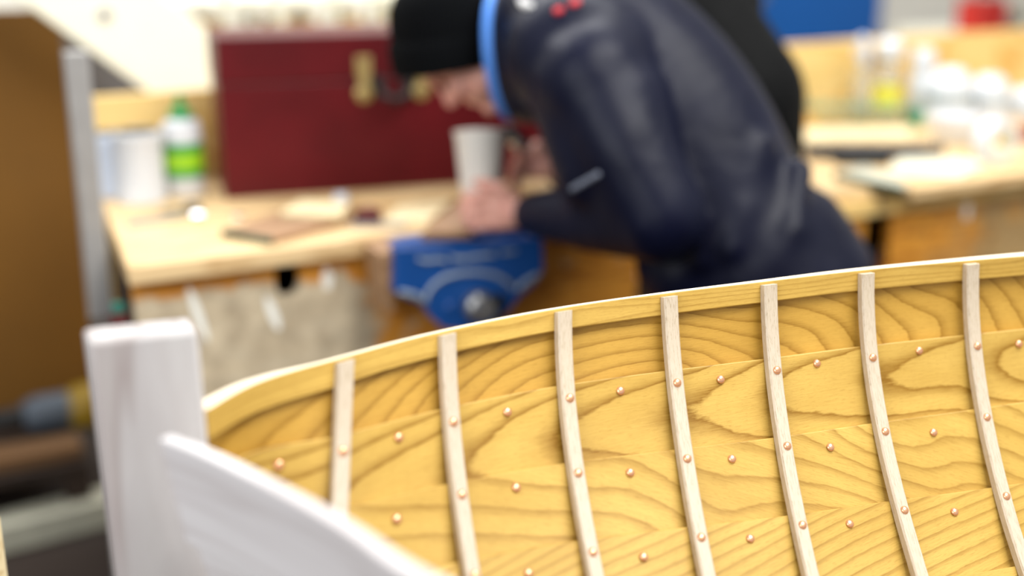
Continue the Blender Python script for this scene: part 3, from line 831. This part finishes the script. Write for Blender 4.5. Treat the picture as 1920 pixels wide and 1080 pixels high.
# ------------------------------------------------------------------ right workbench
rb = thing('workbench', 'right hand workbench with an ochre front, a square slot and plywood backboard', 'workbench', (2.7, 2.5, 0))
RX0, RX1 = 1.90, 3.7
MAT['rightfront'] = splat_wood('ochre_bench_front', (222, 154, 52), (200, 130, 36), (140, 84, 20), (176, 150, 104), 0.62, 0.90, 2.10, 2.60, [(AY(1814, 395, 2.16).x, AY(1814, 395, 2.16).z, 0.010, 0.022, 0)], 0.55)
bm = nb(); box(bm, (RX0, 2.16, 0.12), (RX1, 2.185, BT - 0.07)); rf = finish('front_panel', bm, MAT['rightfront'], rb, smooth=False)
h0, h1 = AY(1626, 392, 2.16), AY(1664, 500, 2.16)
bm = nb(); box(bm, (h0.x, 2.1, h1.z - 0.02), (h1.x, 2.25, h0.z)); cut(rf, bm)
bm = nb(); box(bm, (RX0, 2.145, BT - 0.068), (RX1, 2.185, BT - 0.028)); finish('front_rail', bm, MAT['ply'], rb, bevel=0.003)
xt = AY(1708, 352, 2.11).x
bm = nb(); box(bm, (RX0 - 0.01, 2.16, BT - 0.028), (xt - 0.003, 2.96, BT - 0.004)); finish('low_worktop', bm, MAT['top'], rb, bevel=0.003)
bm = nb(); box(bm, (xt, 2.105, BT - 0.028), (RX1, 2.96, BT)); finish('worktop', bm, MAT['top'], rb, bevel=0.004)
for lo, hi, nm in (((RX0, 2.185, 0.12), (RX0 + 0.025, 2.93, BT - 0.03), 'side_panel'), ((RX1 - 0.025, 2.185, 0.12), (RX1, 2.93, BT - 0.03), 'side_panel'), ((RX0, 2.91, 0.12), (RX1, 2.935, BT - 0.03), 'back_panel'), ((RX0 + 0.025, 2.185, 0.12), (RX1 - 0.025, 2.91, 0.14), 'bottom_panel')):
    bm = nb(); box(bm, lo, hi); finish(nm, bm, MAT['darkwood'], rb, smooth=False)
for x in (RX0 + 0.05, RX1 - 0.05):
    for y in (2.22, 2.88):
        bm = nb(); box(bm, (x - 0.035, y - 0.035, 0), (x + 0.035, y + 0.035, 0.12)); finish('leg', bm, MAT['darkwood'], rb)
zb = AY(1600, 76, 2.96).z
bm = nb(); box(bm, (RX0, 2.962, 0.0), (RX1, 2.985, zb)); tag(finish('backboard', bm, MAT['ply'], bevel=0.002), 'plywood backboard behind the white tubs on the right bench', 'backboard')
# inside the slot
ix = AY(1632, 470, 2.26)
zf = AY(1640, 500, 2.26).z - 0.02
bm = nb(); box(bm, (ix.x - 0.06, 2.22, 0.14), (ix.x + 0.12, 2.36, zf)); finish('inner_shelf', bm, MAT['darkwood'], rb)
bm = nb(); box(bm, (ix.x - 0.02, 2.235, zf), (ix.x + 0.006, 2.27, zf + 0.062)); tag(finish('blue_box', bm, MAT['viseblue'], bevel=0.002), 'small blue box inside the square slot of the right bench', 'box')
bm = nb(); lathe(bm, [(0.012, 0), (0.0135, 0.003), (0.0135, 0.05), (0.009, 0.058), (0.009, 0.068), (0, 0.069)], (ix.x + 0.026, 2.25, zf), n=20); tag(finish('white_bottle', bm, MAT['white']), 'small white bottle beside the blue box inside the bench slot', 'bottle')

# things on the right bench (standing on z = BT)
def on(u, v): return AZ(u, v, BT)
def dome(name, u, v, r, h, label, cat, mat=MAT['white'], group=None, band=True):
    c = on(u, v); t = thing(name, label, cat, tuple(c), group)
    bm = nb(); lathe(bm, [(r, 0), (r * 1.02, 0.006), (r, 0.012)] + [(r * math.cos(a) ** 0.55, 0.012 + (h - 0.012) * math.sin(a) ** 0.85) for a in np.linspace(0.1, math.pi / 2 - 0.05, 12)] + [(0, h)], c, n=32); finish('dome_shell', bm, mat, t)
    if band:
        bm = nb(); lathe(bm, [(r * 1.0, h * .38), (r * 1.03, h * .40), (r * 1.03, h * .52), (r * 0.99, h * .54)], c, n=32, cap=False); finish('rim_band', bm, MAT['bandblue'], t)
    return t
dome('plastic_tub', 1775, 226, 0.068, 0.155, 'tall white domed tub on the right bench beside the labelled bottle', 'tub')
dome('plastic_tub', 1850, 222, 0.062, 0.130, 'white domed tub in the middle of the white tubs against the backboard', 'tub')
dome('plastic_tub', 1928, 216, 0.064, 0.085, 'low white domed tub cut by the right edge of the frame', 'tub')
cbw = on(1785, 268); bw = thing('white_bowl', 'white plastic bowl standing in front of the tall domed tub', 'bowl', tuple(cbw))
bm = nb(); lathe(bm, [(0.04, 0), (0.055, 0.02), (0.068, 0.055), (0.072, 0.075), (0.069, 0.075), (0.064, 0.054), (0.05, 0.022), (0.0, 0.008)], cbw, n=36); finish('bowl_shell', bm, MAT['white'], bw)
ctr = on(1862, 304); tr_ = thing('tape_roll', 'white roll of tape standing on edge on the right bench', 'tape roll', tuple(ctr))
Rr = 0.052; ax = c2w((0.35, -0.95, 0))
def ring(R1, R0, w, nm, m, par, cen):
    bm = nb(); lathe(bm, [(R0, -w / 2), (R1, -w / 2), (R1, w / 2), (R0, w / 2), (R0, -w / 2)], cen, ax, 40, cap=False); return finish(nm, bm, m, par)
ring(Rr, 0.036, 0.05, 'tape_winding', MAT['white'], tr_, ctr + Vector((0, 0, Rr)))
ring(0.036, 0.032, 0.052, 'cardboard_core', MAT['paper'], tr_, ctr + Vector((0, 0, Rr)))
cl = on(1658, 216); lbt = thing('clear_bottle', 'clear bottle with a yellow label and a bulky white cap', 'bottle', tuple(cl))
bm = nb(); lathe(bm, [(0.036, 0), (0.040, 0.005), (0.040, 0.125), (0.030, 0.150), (0.017, 0.165), (0.017, 0.172)], cl, n=32); finish('bottle_body', bm, MAT['clear'], lbt)
bm = nb(); lathe(bm, [(0.0408, 0.03), (0.0408, 0.095)], cl, n=32, cap=False); finish('bottle_label', bm, MAT['labelyellow'], lbt)
bm = nb(); lathe(bm, [(0.018, 0.165), (0.034, 0.172), (0.040, 0.195), (0.036, 0.215), (0.02, 0.228), (0, 0.23)], cl, n=24); finish('bottle_cap', bm, MAT['white'], lbt)
cl2 = on(1722, 218); lb2 = thing('white_bottle', 'plain white bottle with rounded top right of the labelled clear bottle', 'bottle', tuple(cl2))
bm = nb(); lathe(bm, [(0.034, 0), (0.037, 0.004), (0.037, 0.11), (0.026, 0.14)], cl2, n=28); finish('bottle_body', bm, MAT['white'], lb2)
bm = nb(); lathe(bm, [(0.026, 0.138), (0.034, 0.15), (0.034, 0.185), (0.024, 0.2), (0, 0.202)], cl2, n=28); finish('bottle_cap', bm, MAT['white'], lb2)
cl3 = on(1612, 224); sp_ = thing('spray_bottle', 'slim pale spray bottle with its nozzle against the blue door', 'spray bottle', tuple(cl3))
bm = nb(); lathe(bm, [(0.026, 0), (0.028, 0.004), (0.028, 0.12), (0.013, 0.155), (0.013, 0.175)], cl3, n=26); finish('bottle_body', bm, MAT['clear'], sp_)
bm = nb(); tube(bm, [cl3 + Vector((0, 0, .17)), cl3 + Vector((0, 0, .205)), cl3 + Vector((-.012, 0, .235))], [0.016, 0.014, 0.013], 12); tg = finish('spray_head', bm, MAT['bluewhite'], sp_)
bm = nb(); tube(bm, [cl3 + Vector((-.03, -.0, .21)), cl3 + Vector((-.035, -.0, .185))], 0.004, 8); finish('trigger', bm, MAT['bluewhite'], tg)
# glass sheet on supports, board, bars and paper
gz0 = BT + 0.052
g1, g2 = AZ(1430, 206, gz0), AZ(1735, 206, gz0)
gt = gz0
bm = nb(); ge = (g2 - g1).normalized(); gn = Vector((-ge.y, ge.x, 0))
if gn.y < 0: gn = -gn
hexa(bm, [g1, g2, g2 + gn * 0.12, g1 + gn * 0.12], gz0 - 0.004, gz0 + 0.004); tag(finish('glass_sheet', bm, MAT['glass'], smooth=False), 'narrow sheet of green edged glass propped up on the right bench', 'glass sheet')
gp = g2 - ge * 0.012
bm = nb(); hexa(bm, [gp + ge * -0.018, gp + ge * 0.008, gp + ge * 0.008 + gn * 0.08, gp - ge * 0.018 + gn * 0.08], BT, gz0 - 0.004); tag(finish('green_block', bm, plain('green_block_paint', (20, 140, 104), 0.5), bevel=0.002), 'teal green block under the right end of the glass sheet', 'block')
gp = g1.lerp(g2, 0.22)
bm = nb(); hexa(bm, [gp, gp + ge * 0.05, gp + ge * 0.05 + gn * 0.08, gp + gn * 0.08], BT - 0.004, gz0 - 0.004); tag(finish('wooden_block', bm, MAT['ply'], bevel=0.002), 'wooden block under the glass sheet behind the bent man', 'block')
quad_board('pale_board', [(1498, 262), (1706, 258), (1712, 236), (1505, 240)], BT, 0.012, MAT['paleoff'], 'pale wooden board lying under the glass sheet on the right bench', 'board')
quad_board('paper_sheet', [(1660, 322), (1800, 330), (1862, 300), (1690, 292)], BT, 0.008, MAT['paper'], 'thick off white paper pad in front of the tape roll', 'paper')
ba, bb2 = AZ(1515, 280, BT + 0.028), AZ(1775, 286, BT + 0.02)
kb = thing('bar_clamp', 'charcoal bar clamp lying across the right bench', 'clamp', tuple(on(1600, 300)))
be = (bb2 - ba).normalized(); bn = Vector((-be.y, be.x, 0))
if bn.y < 0: bn = -bn
bm = nb(); hexa(bm, [ba, bb2 - be * 0.06, bb2 + bn * 0.014, bb2 - be * 0.06 + bn * 0.05, ba + bn * 0.05], BT + 0.010, BT + 0.034); finish('clamp_bar', bm, MAT['charcoal'], kb, bevel=0.002)
bm = nb(); ca = ba + be * 0.06 - bn * 0.07
hexa(bm, [ca, ca + be * 0.13, ca + be * 0.13 + bn * 0.068, ca + bn * 0.068], BT, BT + 0.026); finish('clamp_jaw', bm, MAT['blackiron'], kb, bevel=0.004)
q5 = [(1568, 322), (1695, 350), (1700, 338), (1620, 308)]
gbp = [AZ(u, v, BT + 0.014) for u, v in q5]
gb2 = thing('grey_board', 'grey board with a dark green front edge at the corner of the right bench', 'board', tuple(gbp[0]))
bm = nb(); hexa(bm, [(p.x, p.y) for p in gbp], BT - 0.004, BT + 0.012); finish('board_body', bm, MAT['palebeam'], gb2, bevel=0.001)
e5 = gbp[1] - gbp[0]; n5 = Vector((e5.y, -e5.x, 0)).normalized() * 0.008
if n5.y > 0: n5 = -n5
bm = nb(); hexa(bm, [(p.x, p.y) for p in (gbp[0], gbp[1], gbp[1] + n5, gbp[0] + n5)], BT - 0.004, BT + 0.013); finish('painted_edge', bm, MAT['greenpaint'], gb2, bevel=0.001)
cbr = on(1925, 268)
bm = nb(); lathe(bm, [(0.018, 0), (0.021, 0.003), (0.021, 0.04), (0.017, 0.043), (0.017, 0.055), (0, 0.056)], cbr, n=24); tag(finish('rust_jar', bm, plain('rust_brown', (150, 70, 36), 0.5)), 'small rust brown jar by the tape roll at the right edge', 'jar')

# red can and grey machine far behind the right backboard
fy = 4.25
r0, r1, r2 = AY(1815, 50, fy), AY(1868, 50, fy), AY(1930, 50, fy)
cab = thing('low_cabinet', 'low cream cabinet far behind the right backboard', 'cabinet', ((r0.x + r2.x) / 2, fy, 0))
bm = nb(); box(bm, (r0.x - 0.1, fy - 0.1, 0), (r2.x + 0.2, fy + 0.35, r0.z - 0.03)); finish('cabinet_body', bm, MAT['cream'], cab)
zc = r0.z - 0.03
rc = thing('fuel_can', 'red fuel can on the low cabinet beyond the plywood backboard', 'can', (r0.x, fy, zc))
bm = nb(); box(bm, (r0.x, fy - 0.06, zc), (r1.x, fy + 0.08, zc + 0.15)); finish('can_body', bm, plain('red_can_paint', (190, 34, 22), 0.45), rc, bevel=0.012)
bm = nb(); tube(bm, [(r0.x + 0.02, fy, zc + 0.14), (r0.x + 0.02, fy, zc + 0.185), (r1.x - 0.02, fy, zc + 0.185), (r1.x - 0.02, fy, zc + 0.14)], 0.008, 8); finish('can_handle', bm, MAT['blackiron'], rc)
gm = thing('bench_grinder', 'pale grey grinder on the low cabinet right of the red can', 'grinder', (r1.x + 0.08, fy, zc))
bm = nb(); box(bm, (r1.x + 0.03, fy - 0.05, zc), (r1.x + 0.13, fy + 0.05, zc + 0.03)); finish('grinder_base', bm, MAT['greysteel'], gm, bevel=0.004)
bm = nb(); tube(bm, [(r1.x + 0.04, fy, zc + 0.08), (r1.x + 0.12, fy, zc + 0.08)], 0.05, 20); finish('grinder_motor', bm, MAT['palebeam'], gm)
for sx in (0.018, 0.142):
    bm = nb(); lathe(bm, [(0.0, -0.01), (0.055, -0.01), (0.055, 0.01), (0, 0.01)], (r1.x + sx, fy, zc + 0.08), (1, 0, 0), 24); finish('grinding_wheel', bm, MAT['greysteel'], gm)

# ------------------------------------------------------------------ the bent man
def Cv(x, y, z): return c2w((x, y, z))
man = thing('person', 'man in black beanie and navy jacket bending over the vise holding a cup', 'person', tuple(Vector((1.46, 1.80, 0))))
HC = P(868, 84, 2.47)                       # head centre
a62 = math.radians(62)
Fv = Cv(-math.cos(a62), 0.10, -math.sin(a62)).normalized()
Uv = Cv(-math.sin(a62), 0.0, math.cos(a62)); Uv = (Uv - Fv * Uv.dot(Fv)).normalized()
Lv = Uv.cross(Fv).normalized()
def H(f, l, u): return HC + Fv * f + Lv * l + Uv * u
AXS = (Fv, Lv, Uv)
body = nb()
ell(body, H(-.008, 0, .028), (.096, .074, .092), AXS, 28)
ell(body, H(.040, 0, -.045), (.052, .060, .070), AXS, 24)
ell(body, H(.070, 0, .028), (.024, .056, .026), AXS)
ell(body, H(.082, 0, .012), (.014, .044, .010), AXS)
tapered(body, H(.090, 0, .004), .0085, H(.112, 0, -.030), .0125, 6)
for s in (-1, 1):
    ell(body, H(.100, s * .012, -.036), (.011, .008, .008), AXS)
    ell(body, H(.066, s * .036, -.028), (.026, .024, .022), AXS)
    ell(body, H(-.002, s * .072, -.016), (.018, .009, .028), AXS)
    ell(body, H(.030, s * .050, -.062), (.03, .018, .03), AXS)
ell(body, H(.088, 0, -.062), (.012, .026, .006), AXS); ell(body, H(.086, 0, -.075), (.012, .022, .006), AXS)
ell(body, H(.080, 0, -.102), (.020, .024, .018), AXS)
neck = P(1010, 70, 2.43)
tapered(body, H(-.03, 0, -.05), .058, neck, .062, 6)
chest = P(1110, 110, 2.42); pel = P(1425, 470, 2.42)
tapered(body, neck, .07, chest, .12, 5); tapered(body, chest, .125, pel, .125, 9)
shl, ell_, wrl = P(1105, 150, 2.22), P(1240, 408, 2.18), P(990, 402, 2.42)
shr, elr, wrr = P(1070, 120, 2.62), P(1110, 330, 2.78), P(1030, 312, 2.62)
for s_, e_, w_ in ((shl, ell_, wrl), (shr, elr, wrr)):
    tapered(body, chest, .08, s_, .06, 4); tapered(body, s_, .055, e_, .042, 8); tapered(body, e_, .042, w_, .027, 8)
for s in (-1, 1):
    ell(body, pel + Cv(0, s * .09, -.02), (.10, .10, .12))
# left hand round the cup
cupc = P(903, 425, 2.47)
def hand(bm, wr, kn, knuckle_axis, curl, thumb, th_r=.0085):
    """wr = wrist, kn = knuckle centre, curl = list of points rel. to knuckle for the chain directions"""
    tapered(bm, wr, .026, wr.lerp(kn, .35), .030, 4)
    tapered(bm, wr.lerp(kn, .3) + knuckle_axis * .016, .018, kn + knuckle_axis * .030, .0145, 6)
    tapered(bm, wr.lerp(kn, .3), .020, kn + knuckle_axis * .010, .0150, 6)
    tapered(bm, wr.lerp(kn, .3), .020, kn - knuckle_axis * .010, .0150, 6)
    tapered(bm, wr.lerp(kn, .3) - knuckle_axis * .014, .018, kn - knuckle_axis * .029, .0135, 6)
    for i, (off, L) in enumerate(((.031, .92), (.0105, 1.0), (-.0105, .95), (-.030, .76))):
        b = kn + knuckle_axis * off; pts = [b]
        for (v, ln) in curl: pts.append(pts[-1] + v.normalized() * ln * L)
        rr = [.0102, .0092, .0084, .0074]
        for a, b2, ra, rb_ in zip(pts, pts[1:], rr, rr[1:]): tapered(bm, a, ra, b2, rb_, 6)
    for a, ra, b2, rb_ in thumb: tapered(bm, a, ra, b2, rb_, 6)
knl = P(925, 392, 2.435)
upx = Cv(0.10, 0.05, 1).normalized()
thl0, thl1, thl2, thl3 = wrl.lerp(knl, .35) + upx * .012, P(938, 352, 2.41), P(915, 345, 2.415), P(893, 342, 2.425)
hand(body, wrl, knl, upx, [(Cv(-1, -0.25, -.12), .042), (Cv(-.75, .7, -.05), .026), (Cv(-.1, 1, .0), .020)],
     [(thl0, .016, thl1, .0125), (thl1, .0125, thl2, .0105), (thl2, .0105, thl3, .0088)])
knr = P(1000, 300, 2.60)
t0, t1, t2 = wrr.lerp(knr, .3), P(1004, 282, 2.58), P(982, 276, 2.585)
hand(body, wrr, knr, Cv(.3, -.2, 1).normalized(), [(Cv(-1, -.3, -.2), .038), (Cv(-.3, -.5, -.9), .026), (Cv(.7, .1, -.7), .020)],
     [(t0, .015, t1, .0115), (t1, .0115, t2, .0095)])
body_o = fuse('body', body, MAT['skin'], 0.0042, man, 4)
for s in (-1, 1):
    bm = nb(); ell(bm, H(.0795, s * .031, -.004), (.010, .012, .008), AXS, 14); finish('eye', bm, MAT['darkeye'], man)

# jacket
jk = nb()
tor_t, tor_b = P(1128, 62, 2.42), P(1418, 482, 2.42)
tax = (tor_b - tor_t).normalized(); lat = Cv(0, -1, -.12); lat = (lat - tax * lat.dot(tax)).normalized(); fr_ = tax.cross(lat).normalized()
for i in range(14):
    t = i / 13
    rf_ = .150 + .034 * math.sin(math.pi * min(1, t * 1.25)) + (.010 * t)
    ell(jk, tor_t.lerp(tor_b, t), (rf_, .19 + .02 * t, rf_), (fr_, lat, tax), 24)
for i in range(4):
    t = i / 3; p = tor_b + tax * .10 * t
    ell(jk, p, (.182, .215, .11), (fr_, lat, tax), 24)
ell(jk, P(1282, 500, 2.38), (.088, .12, .10), (fr_, lat, tax), 24)
ell(jk, P(1060, 40, 2.42), (.15, .19, .13), (fr_, lat, tax), 24)
ell(jk, P(1062, 105, 2.27), (.115, .10, .12), (fr_, lat, tax), 24)
tapered(jk, P(1120, 110, 2.34), .135, shl, .105, 6)
tapered(jk, P(1060, 150, 2.24), .075, P(1105, 330, 2.22), .062, 8)
tapered(jk, P(1150, 200, 2.22), .10, P(1200, 360, 2.20), .088, 6)
tapered(jk, shl, .096, P(1170, 280, 2.19), .090, 7); tapered(jk, P(1170, 280, 2.19), .090, ell_, .082, 7)
tapered(jk, ell_, .080, P(1110, 405, 2.30), .068, 8); tapered(jk, P(1110, 405, 2.30), .066, P(1000, 402, 2.405), .044, 8)
tapered(jk, P(1085, 110, 2.52), .11, shr, .095, 4); tapered(jk, shr, .09, elr, .078, 8); tapered(jk, elr, .076, P(1062, 318, 2.66), .05, 8)
# folds
def fold(pts, r):
    for a, b in zip(pts, pts[1:]): tapered(jk, a, r, b, r * .8, 6, seg=10)
fold([P(1360, 300, 2.262), P(1315, 420, 2.245), P(1310, 490, 2.25)], .026)
fold([P(1430, 270, 2.272), P(1395, 390, 2.238), P(1370, 470, 2.226)], .026)
fold([P(1500, 320, 2.29), P(1485, 430, 2.236), P(1450, 500, 2.226)], .028)
fold([P(1190, 290, 2.135), P(1250, 380, 2.13)], .022)
fold([P(1130, 380, 2.20), P(1200, 430, 2.12)], .014)
fold([P(1290, 60, 2.32), P(1380, 190, 2.28)], .02)
jacket = fuse('jacket', jk, MAT['navy'], 0.008, man, 32)
# collar standing round the neck, with its blue lining
cc0, cc1 = P(1040, 92, 2.42), P(948, 100, 2.45)
cax = (cc1 - cc0).normalized(); cu = (Cv(0, 0, 1) - cax * Cv(0, 0, 1).dot(cax)).normalized(); cl_ = cax.cross(cu).normalized()
def collar(nm, rings, mat, th):
    bm = nb(); N = 36; prev = None; allr = []
    for (t, ru, rl) in rings:
        c = cc0 + cax * t
        allr.append([bm.verts.new(c + cu * ru * math.cos(2 * math.pi * i / N) + cl_ * rl * math.sin(2 * math.pi * i / N)) for i in range(N)])
    for a, b in zip(allr, allr[1:]):
        for i in range(N): bm.faces.new((a[i], a[(i + 1) % N], b[(i + 1) % N], b[i]))
    o = finish(nm, bm, mat, man)
    return o
collar('collar', [(-.03, .15, .16), (.03, .142, .138), (.07, .136, .124), (.085, .132, .118), (.085, .126, .112), (.06, .122, .108), (0, .12, .11)], MAT['navy'], .01)
collar('collar_lining', [(.03, .118, .105), (.06, .121, .107), (.088, .128, .113), (.104, .128, .112), (.108, .121, .106), (.10, .113, .099), (.05, .108, .096)], MAT['lining'], .01)
# beanie: dome and folded cuff
hb = P(832, 126, 2.47)
Av = Cv(-.15, 0, .988).normalized(); Ev = Cv(-.985, 0, -.15); Ev = (Ev - Av * Ev.dot(Av)).normalized(); Gv = Av.cross(Ev)
def dome_mesh(nm, rings, par, n=40):
    bm = nb(); uvl = bm.loops.layers.uv.new('UVMap'); rr = []; uvd = {}
    for j, (h, e, g, sh_) in enumerate(rings):
        c = hb + Av * h + Ev * sh_; rw = []
        for i in range(n):
            a = 2 * math.pi * i / n
            v = bm.verts.new(c + Ev * e * math.cos(a) + Gv * g * math.sin(a)); uvd[v] = (i / n, h * 3); rw.append(v)
        rr.append(rw)
    for a, b in zip(rr, rr[1:]):
        for i in range(n): bm.faces.new((a[i], a[(i + 1) % n], b[(i + 1) % n], b[i]))
    bm.faces.new(rr[-1])
    for fc in bm.faces:
        for lp in fc.loops: lp[uvl].uv = uvd[lp.vert]
    return finish(nm, bm, MAT['knit'], par)
bn_ = dome_mesh('beanie', [(0.004, .088, .083, 0), (0.03, .093, .087, 0), (0.06, .097, .091, -.004), (0.09, .099, .092, -.007), (0.12, .096, .090, -.010), (0.145, .084, .080, -.012), (.165, .058, .056, -.014), (.174, .024, .024, -.016)], man)
cuff = dome_mesh('beanie_cuff', [(0.0, .089, .084, 0), (-.003, .094, .089, 0), (0.0, .0985, .093, 0), (.02, .101, .095, 0), (.045, .102, .095, -.001), (.060, .100, .093, -.002), (.064, .095, .089, -.002), (.060, .09, .085, -.002)], bn_)
# prints on the jacket: set on the surface by ray cast along the view from outside
def stick(nm, pix, off_d, mat, par, r):
    """small raised print following the cloth"""
    dg = bpy.context.evaluated_depsgraph_get(); ev = jacket.evaluated_get(dg); inv = (parent_world(man) @ jacket.matrix_parent_inverse).inverted()
    bm = nb(); pts = []
    for (u, v) in pix:
        d = ray(u, v).normalized(); ok, loc, nor, _ = jacket.ray_cast(inv @ ORG, d)
        if ok: pts.append((inv.inverted() @ loc) + nor * 0.0008)
    if len(pts) > 1:
        tube(bm, pts, r, 8); return finish(nm, bm, mat, par)
    bm.free()
stick('sleeve_print', [(1074, 354), (1090, 345), (1106, 336), (1122, 327)], 0, MAT['logo'], jacket, 0.0055)
stick('shoulder_print', [(978, 2), (984, 10), (994, 12)], 0, MAT['whiteprint'], jacket, .007)
stick('chest_print', [(1044, 22), (1050, 20)], 0, MAT['redprint'], jacket, .007)
stick('chest_print', [(1074, 8), (1082, 5)], 0, MAT['redprint'], jacket, .007)
# trousers and boots
tr_m = nb()
hipl, hipr = pel + Cv(.02, -.10, -.03), pel + Cv(.02, .10, -.03)
fl, fr2 = Vector((1.40, 1.66, 0)), Vector((1.58, 1.92, 0))
for hp, ft in ((hipl, fl), (hipr, fr2)):
    kn = Vector((ft.x * .55 + hp.x * .45 - .03, ft.y * .55 + hp.y * .45 + .04, .50))
    tapered(tr_m, pel, .13, hp, .12, 4); tapered(tr_m, hp, .118, kn, .082, 9); tapered(tr_m, kn, .080, Vector((ft.x, ft.y, .10)), .064, 9)
fuse('trousers', tr_m, MAT['jeans'], 0.012, man, 6)
for ft in (fl, fr2):
    bm = nb(); tapered(bm, (ft.x, ft.y, .10), .055, (ft.x, ft.y, .05), .05, 4)
    tapered(bm, (ft.x + .02, ft.y - .02, .045), .044, (ft.x - .11, ft.y + .10, .036), .036, 7)
    fuse('boot', bm, MAT['black'], 0.008, man, 4)

# the cup he holds
cupb = P(903, 418, 2.475); ct = P(900, 250, 2.475); hgt = (ct - cupb).length
cup = thing('plastic_cup', 'milky translucent plastic cup held in the hand of the bent man', 'cup', tuple(cupb))
ca_ = (ct - cupb).normalized()
bm = nb(); lathe(bm, [(0.031, 0), (0.033, 0.003), (0.049, hgt - .004), (0.0525, hgt), (0.0525, hgt + .003), (0.0495, hgt + .003), (0.047, hgt - .004), (0.031, .006), (0, .006)], cupb, ca_, 36); finish('cup_wall', bm, MAT['cup'], cup)
bm = nb(); lathe(bm, [(0, 0.007), (0.0315, 0.007), (0.040, hgt * .5), (0, hgt * .5)], cupb, ca_, 30); finish('resin_fill', bm, plain('pale_resin', (216, 206, 180), 0.3), cup)
# brush in the other hand
bp, bq, bt = P(1030, 300, 2.60), P(975, 268, 2.58), P(955, 246, 2.575)
br = thing('paint_brush', 'black handled brush with a silver ferrule in the far hand of the man', 'brush', tuple(bp))
bm = nb(); tube(bm, [bp, bp.lerp(bq, .5), bq], [.009, .012, .015], 12); finish('brush_handle', bm, MAT['blackiron'], br)
bm = nb(); tube(bm, [bq, bq.lerp(bt, .45)], .018, 14); finish('ferrule', bm, MAT['steel'], br)
bm = nb(); tube(bm, [bq.lerp(bt, .5), bt], [.018, .014], 14); finish('bristles', bm, MAT['blackiron'], br)

# ------------------------------------------------------------------ second person behind
p2 = thing('person', 'person in a black jacket bending over behind the man in navy', 'person', (1.70, 2.28, 0))
b = nb()
t_t, t_b = P(1262, -10, 2.85), P(1372, 190, 2.85)
h2 = t_t + Vector((-.14, .10, .10))
ell(b, h2, (.095, .078, .115)); tapered(b, h2 + Vector((.03, 0, -.07)), .055, t_t, .06, 4)
ell(b, h2 + Vector((-.085, .02, -.03)), (.03, .02, .022))
tapered(b, t_t, .11, t_b, .12, 6)
hnds = (Vector((1.76, 2.34, .62)), Vector((1.76, 2.54, .62)))
for sx, hh in ((-1, hnds[0]), (1, hnds[1])):
    s_ = t_t + Vector((.05 + .06 * sx, -.05 * sx, -.03)); e_ = s_.lerp(hh, .5) + Vector((.05, -.02, -.06))
    tapered(b, s_, .05, e_, .04, 6); tapered(b, e_, .04, hh, .027, 6)
    ell(b, hh + Vector((-.04, .02, 0)), (.045, .035, .018))
    for i in range(4): tapered(b, hh + Vector((-.07, .045 - .02 * i, 0)), .010, hh + Vector((-.125 + .006 * abs(i - 1), .05 - .022 * i, -.012)), .007, 5)
    tapered(b, hh + Vector((-.03, -.03, 0)), .012, hh + Vector((-.07, -.065, -.005)), .009, 5)
fuse('body', b, MAT['skin'], 0.006, p2, 4)
j = nb()
ax2 = (t_b - t_t).normalized()
for i in range(9):
    t = i / 8; tapered(j, t_t.lerp(t_b, t), .135 + .03 * t, t_t.lerp(t_b, t) + Cv(0, .08, 0), .135 + .03 * t, 2, seg=20)
for i in range(5):
    tapered(j, t_b.lerp(Vector((1.74, 2.30, .88)), i / 4), .165, t_b.lerp(Vector((1.74, 2.30, .88)), i / 4) + Cv(0, .06, 0), .16, 2, seg=20)
for sx, hh in ((-1, hnds[0]), (1, hnds[1])):
    s_ = t_t + Vector((.05 + .06 * sx, -.05 * sx, -.03)); e_ = s_.lerp(hh, .5) + Vector((.05, -.02, -.06))
    tapered(j, s_, .085, e_, .065, 7); tapered(j, e_, .065, hh + (e_ - hh) * .12, .042, 7)
fuse('jacket', j, MAT['black'], 0.01, p2, 8)
bm = nb(); ell(bm, h2 + Vector((.01, 0, .03)), (.105, .088, .10)); finish('hair', bm, MAT['blackiron'], p2)
t3 = nb()
for ft in (Vector((1.66, 2.16, 0)), Vector((1.76, 2.44, 0))):
    hp = Vector((1.74, ft.y * .7 + .69, .84)); tapered(t3, Vector((1.74, 2.30, .86)), .12, hp, .11, 3); tapered(t3, hp, .105, Vector((ft.x + .03, ft.y, .48)), .075, 7); tapered(t3, Vector((ft.x + .03, ft.y, .48)), .072, Vector((ft.x, ft.y, .10)), .06, 7)
fuse('trousers', t3, MAT['black'], 0.012, p2, 5)
for ft in (Vector((1.66, 2.16, 0)), Vector((1.76, 2.44, 0))):
    bm = nb(); tapered(bm, (ft.x, ft.y, .10), .052, (ft.x, ft.y, .05), .048, 4); tapered(bm, (ft.x, ft.y, .042), .041, (ft.x - .13, ft.y + .04, .036), .036, 7)
    fuse('boot', bm, MAT['black'], 0.008, p2, 4)
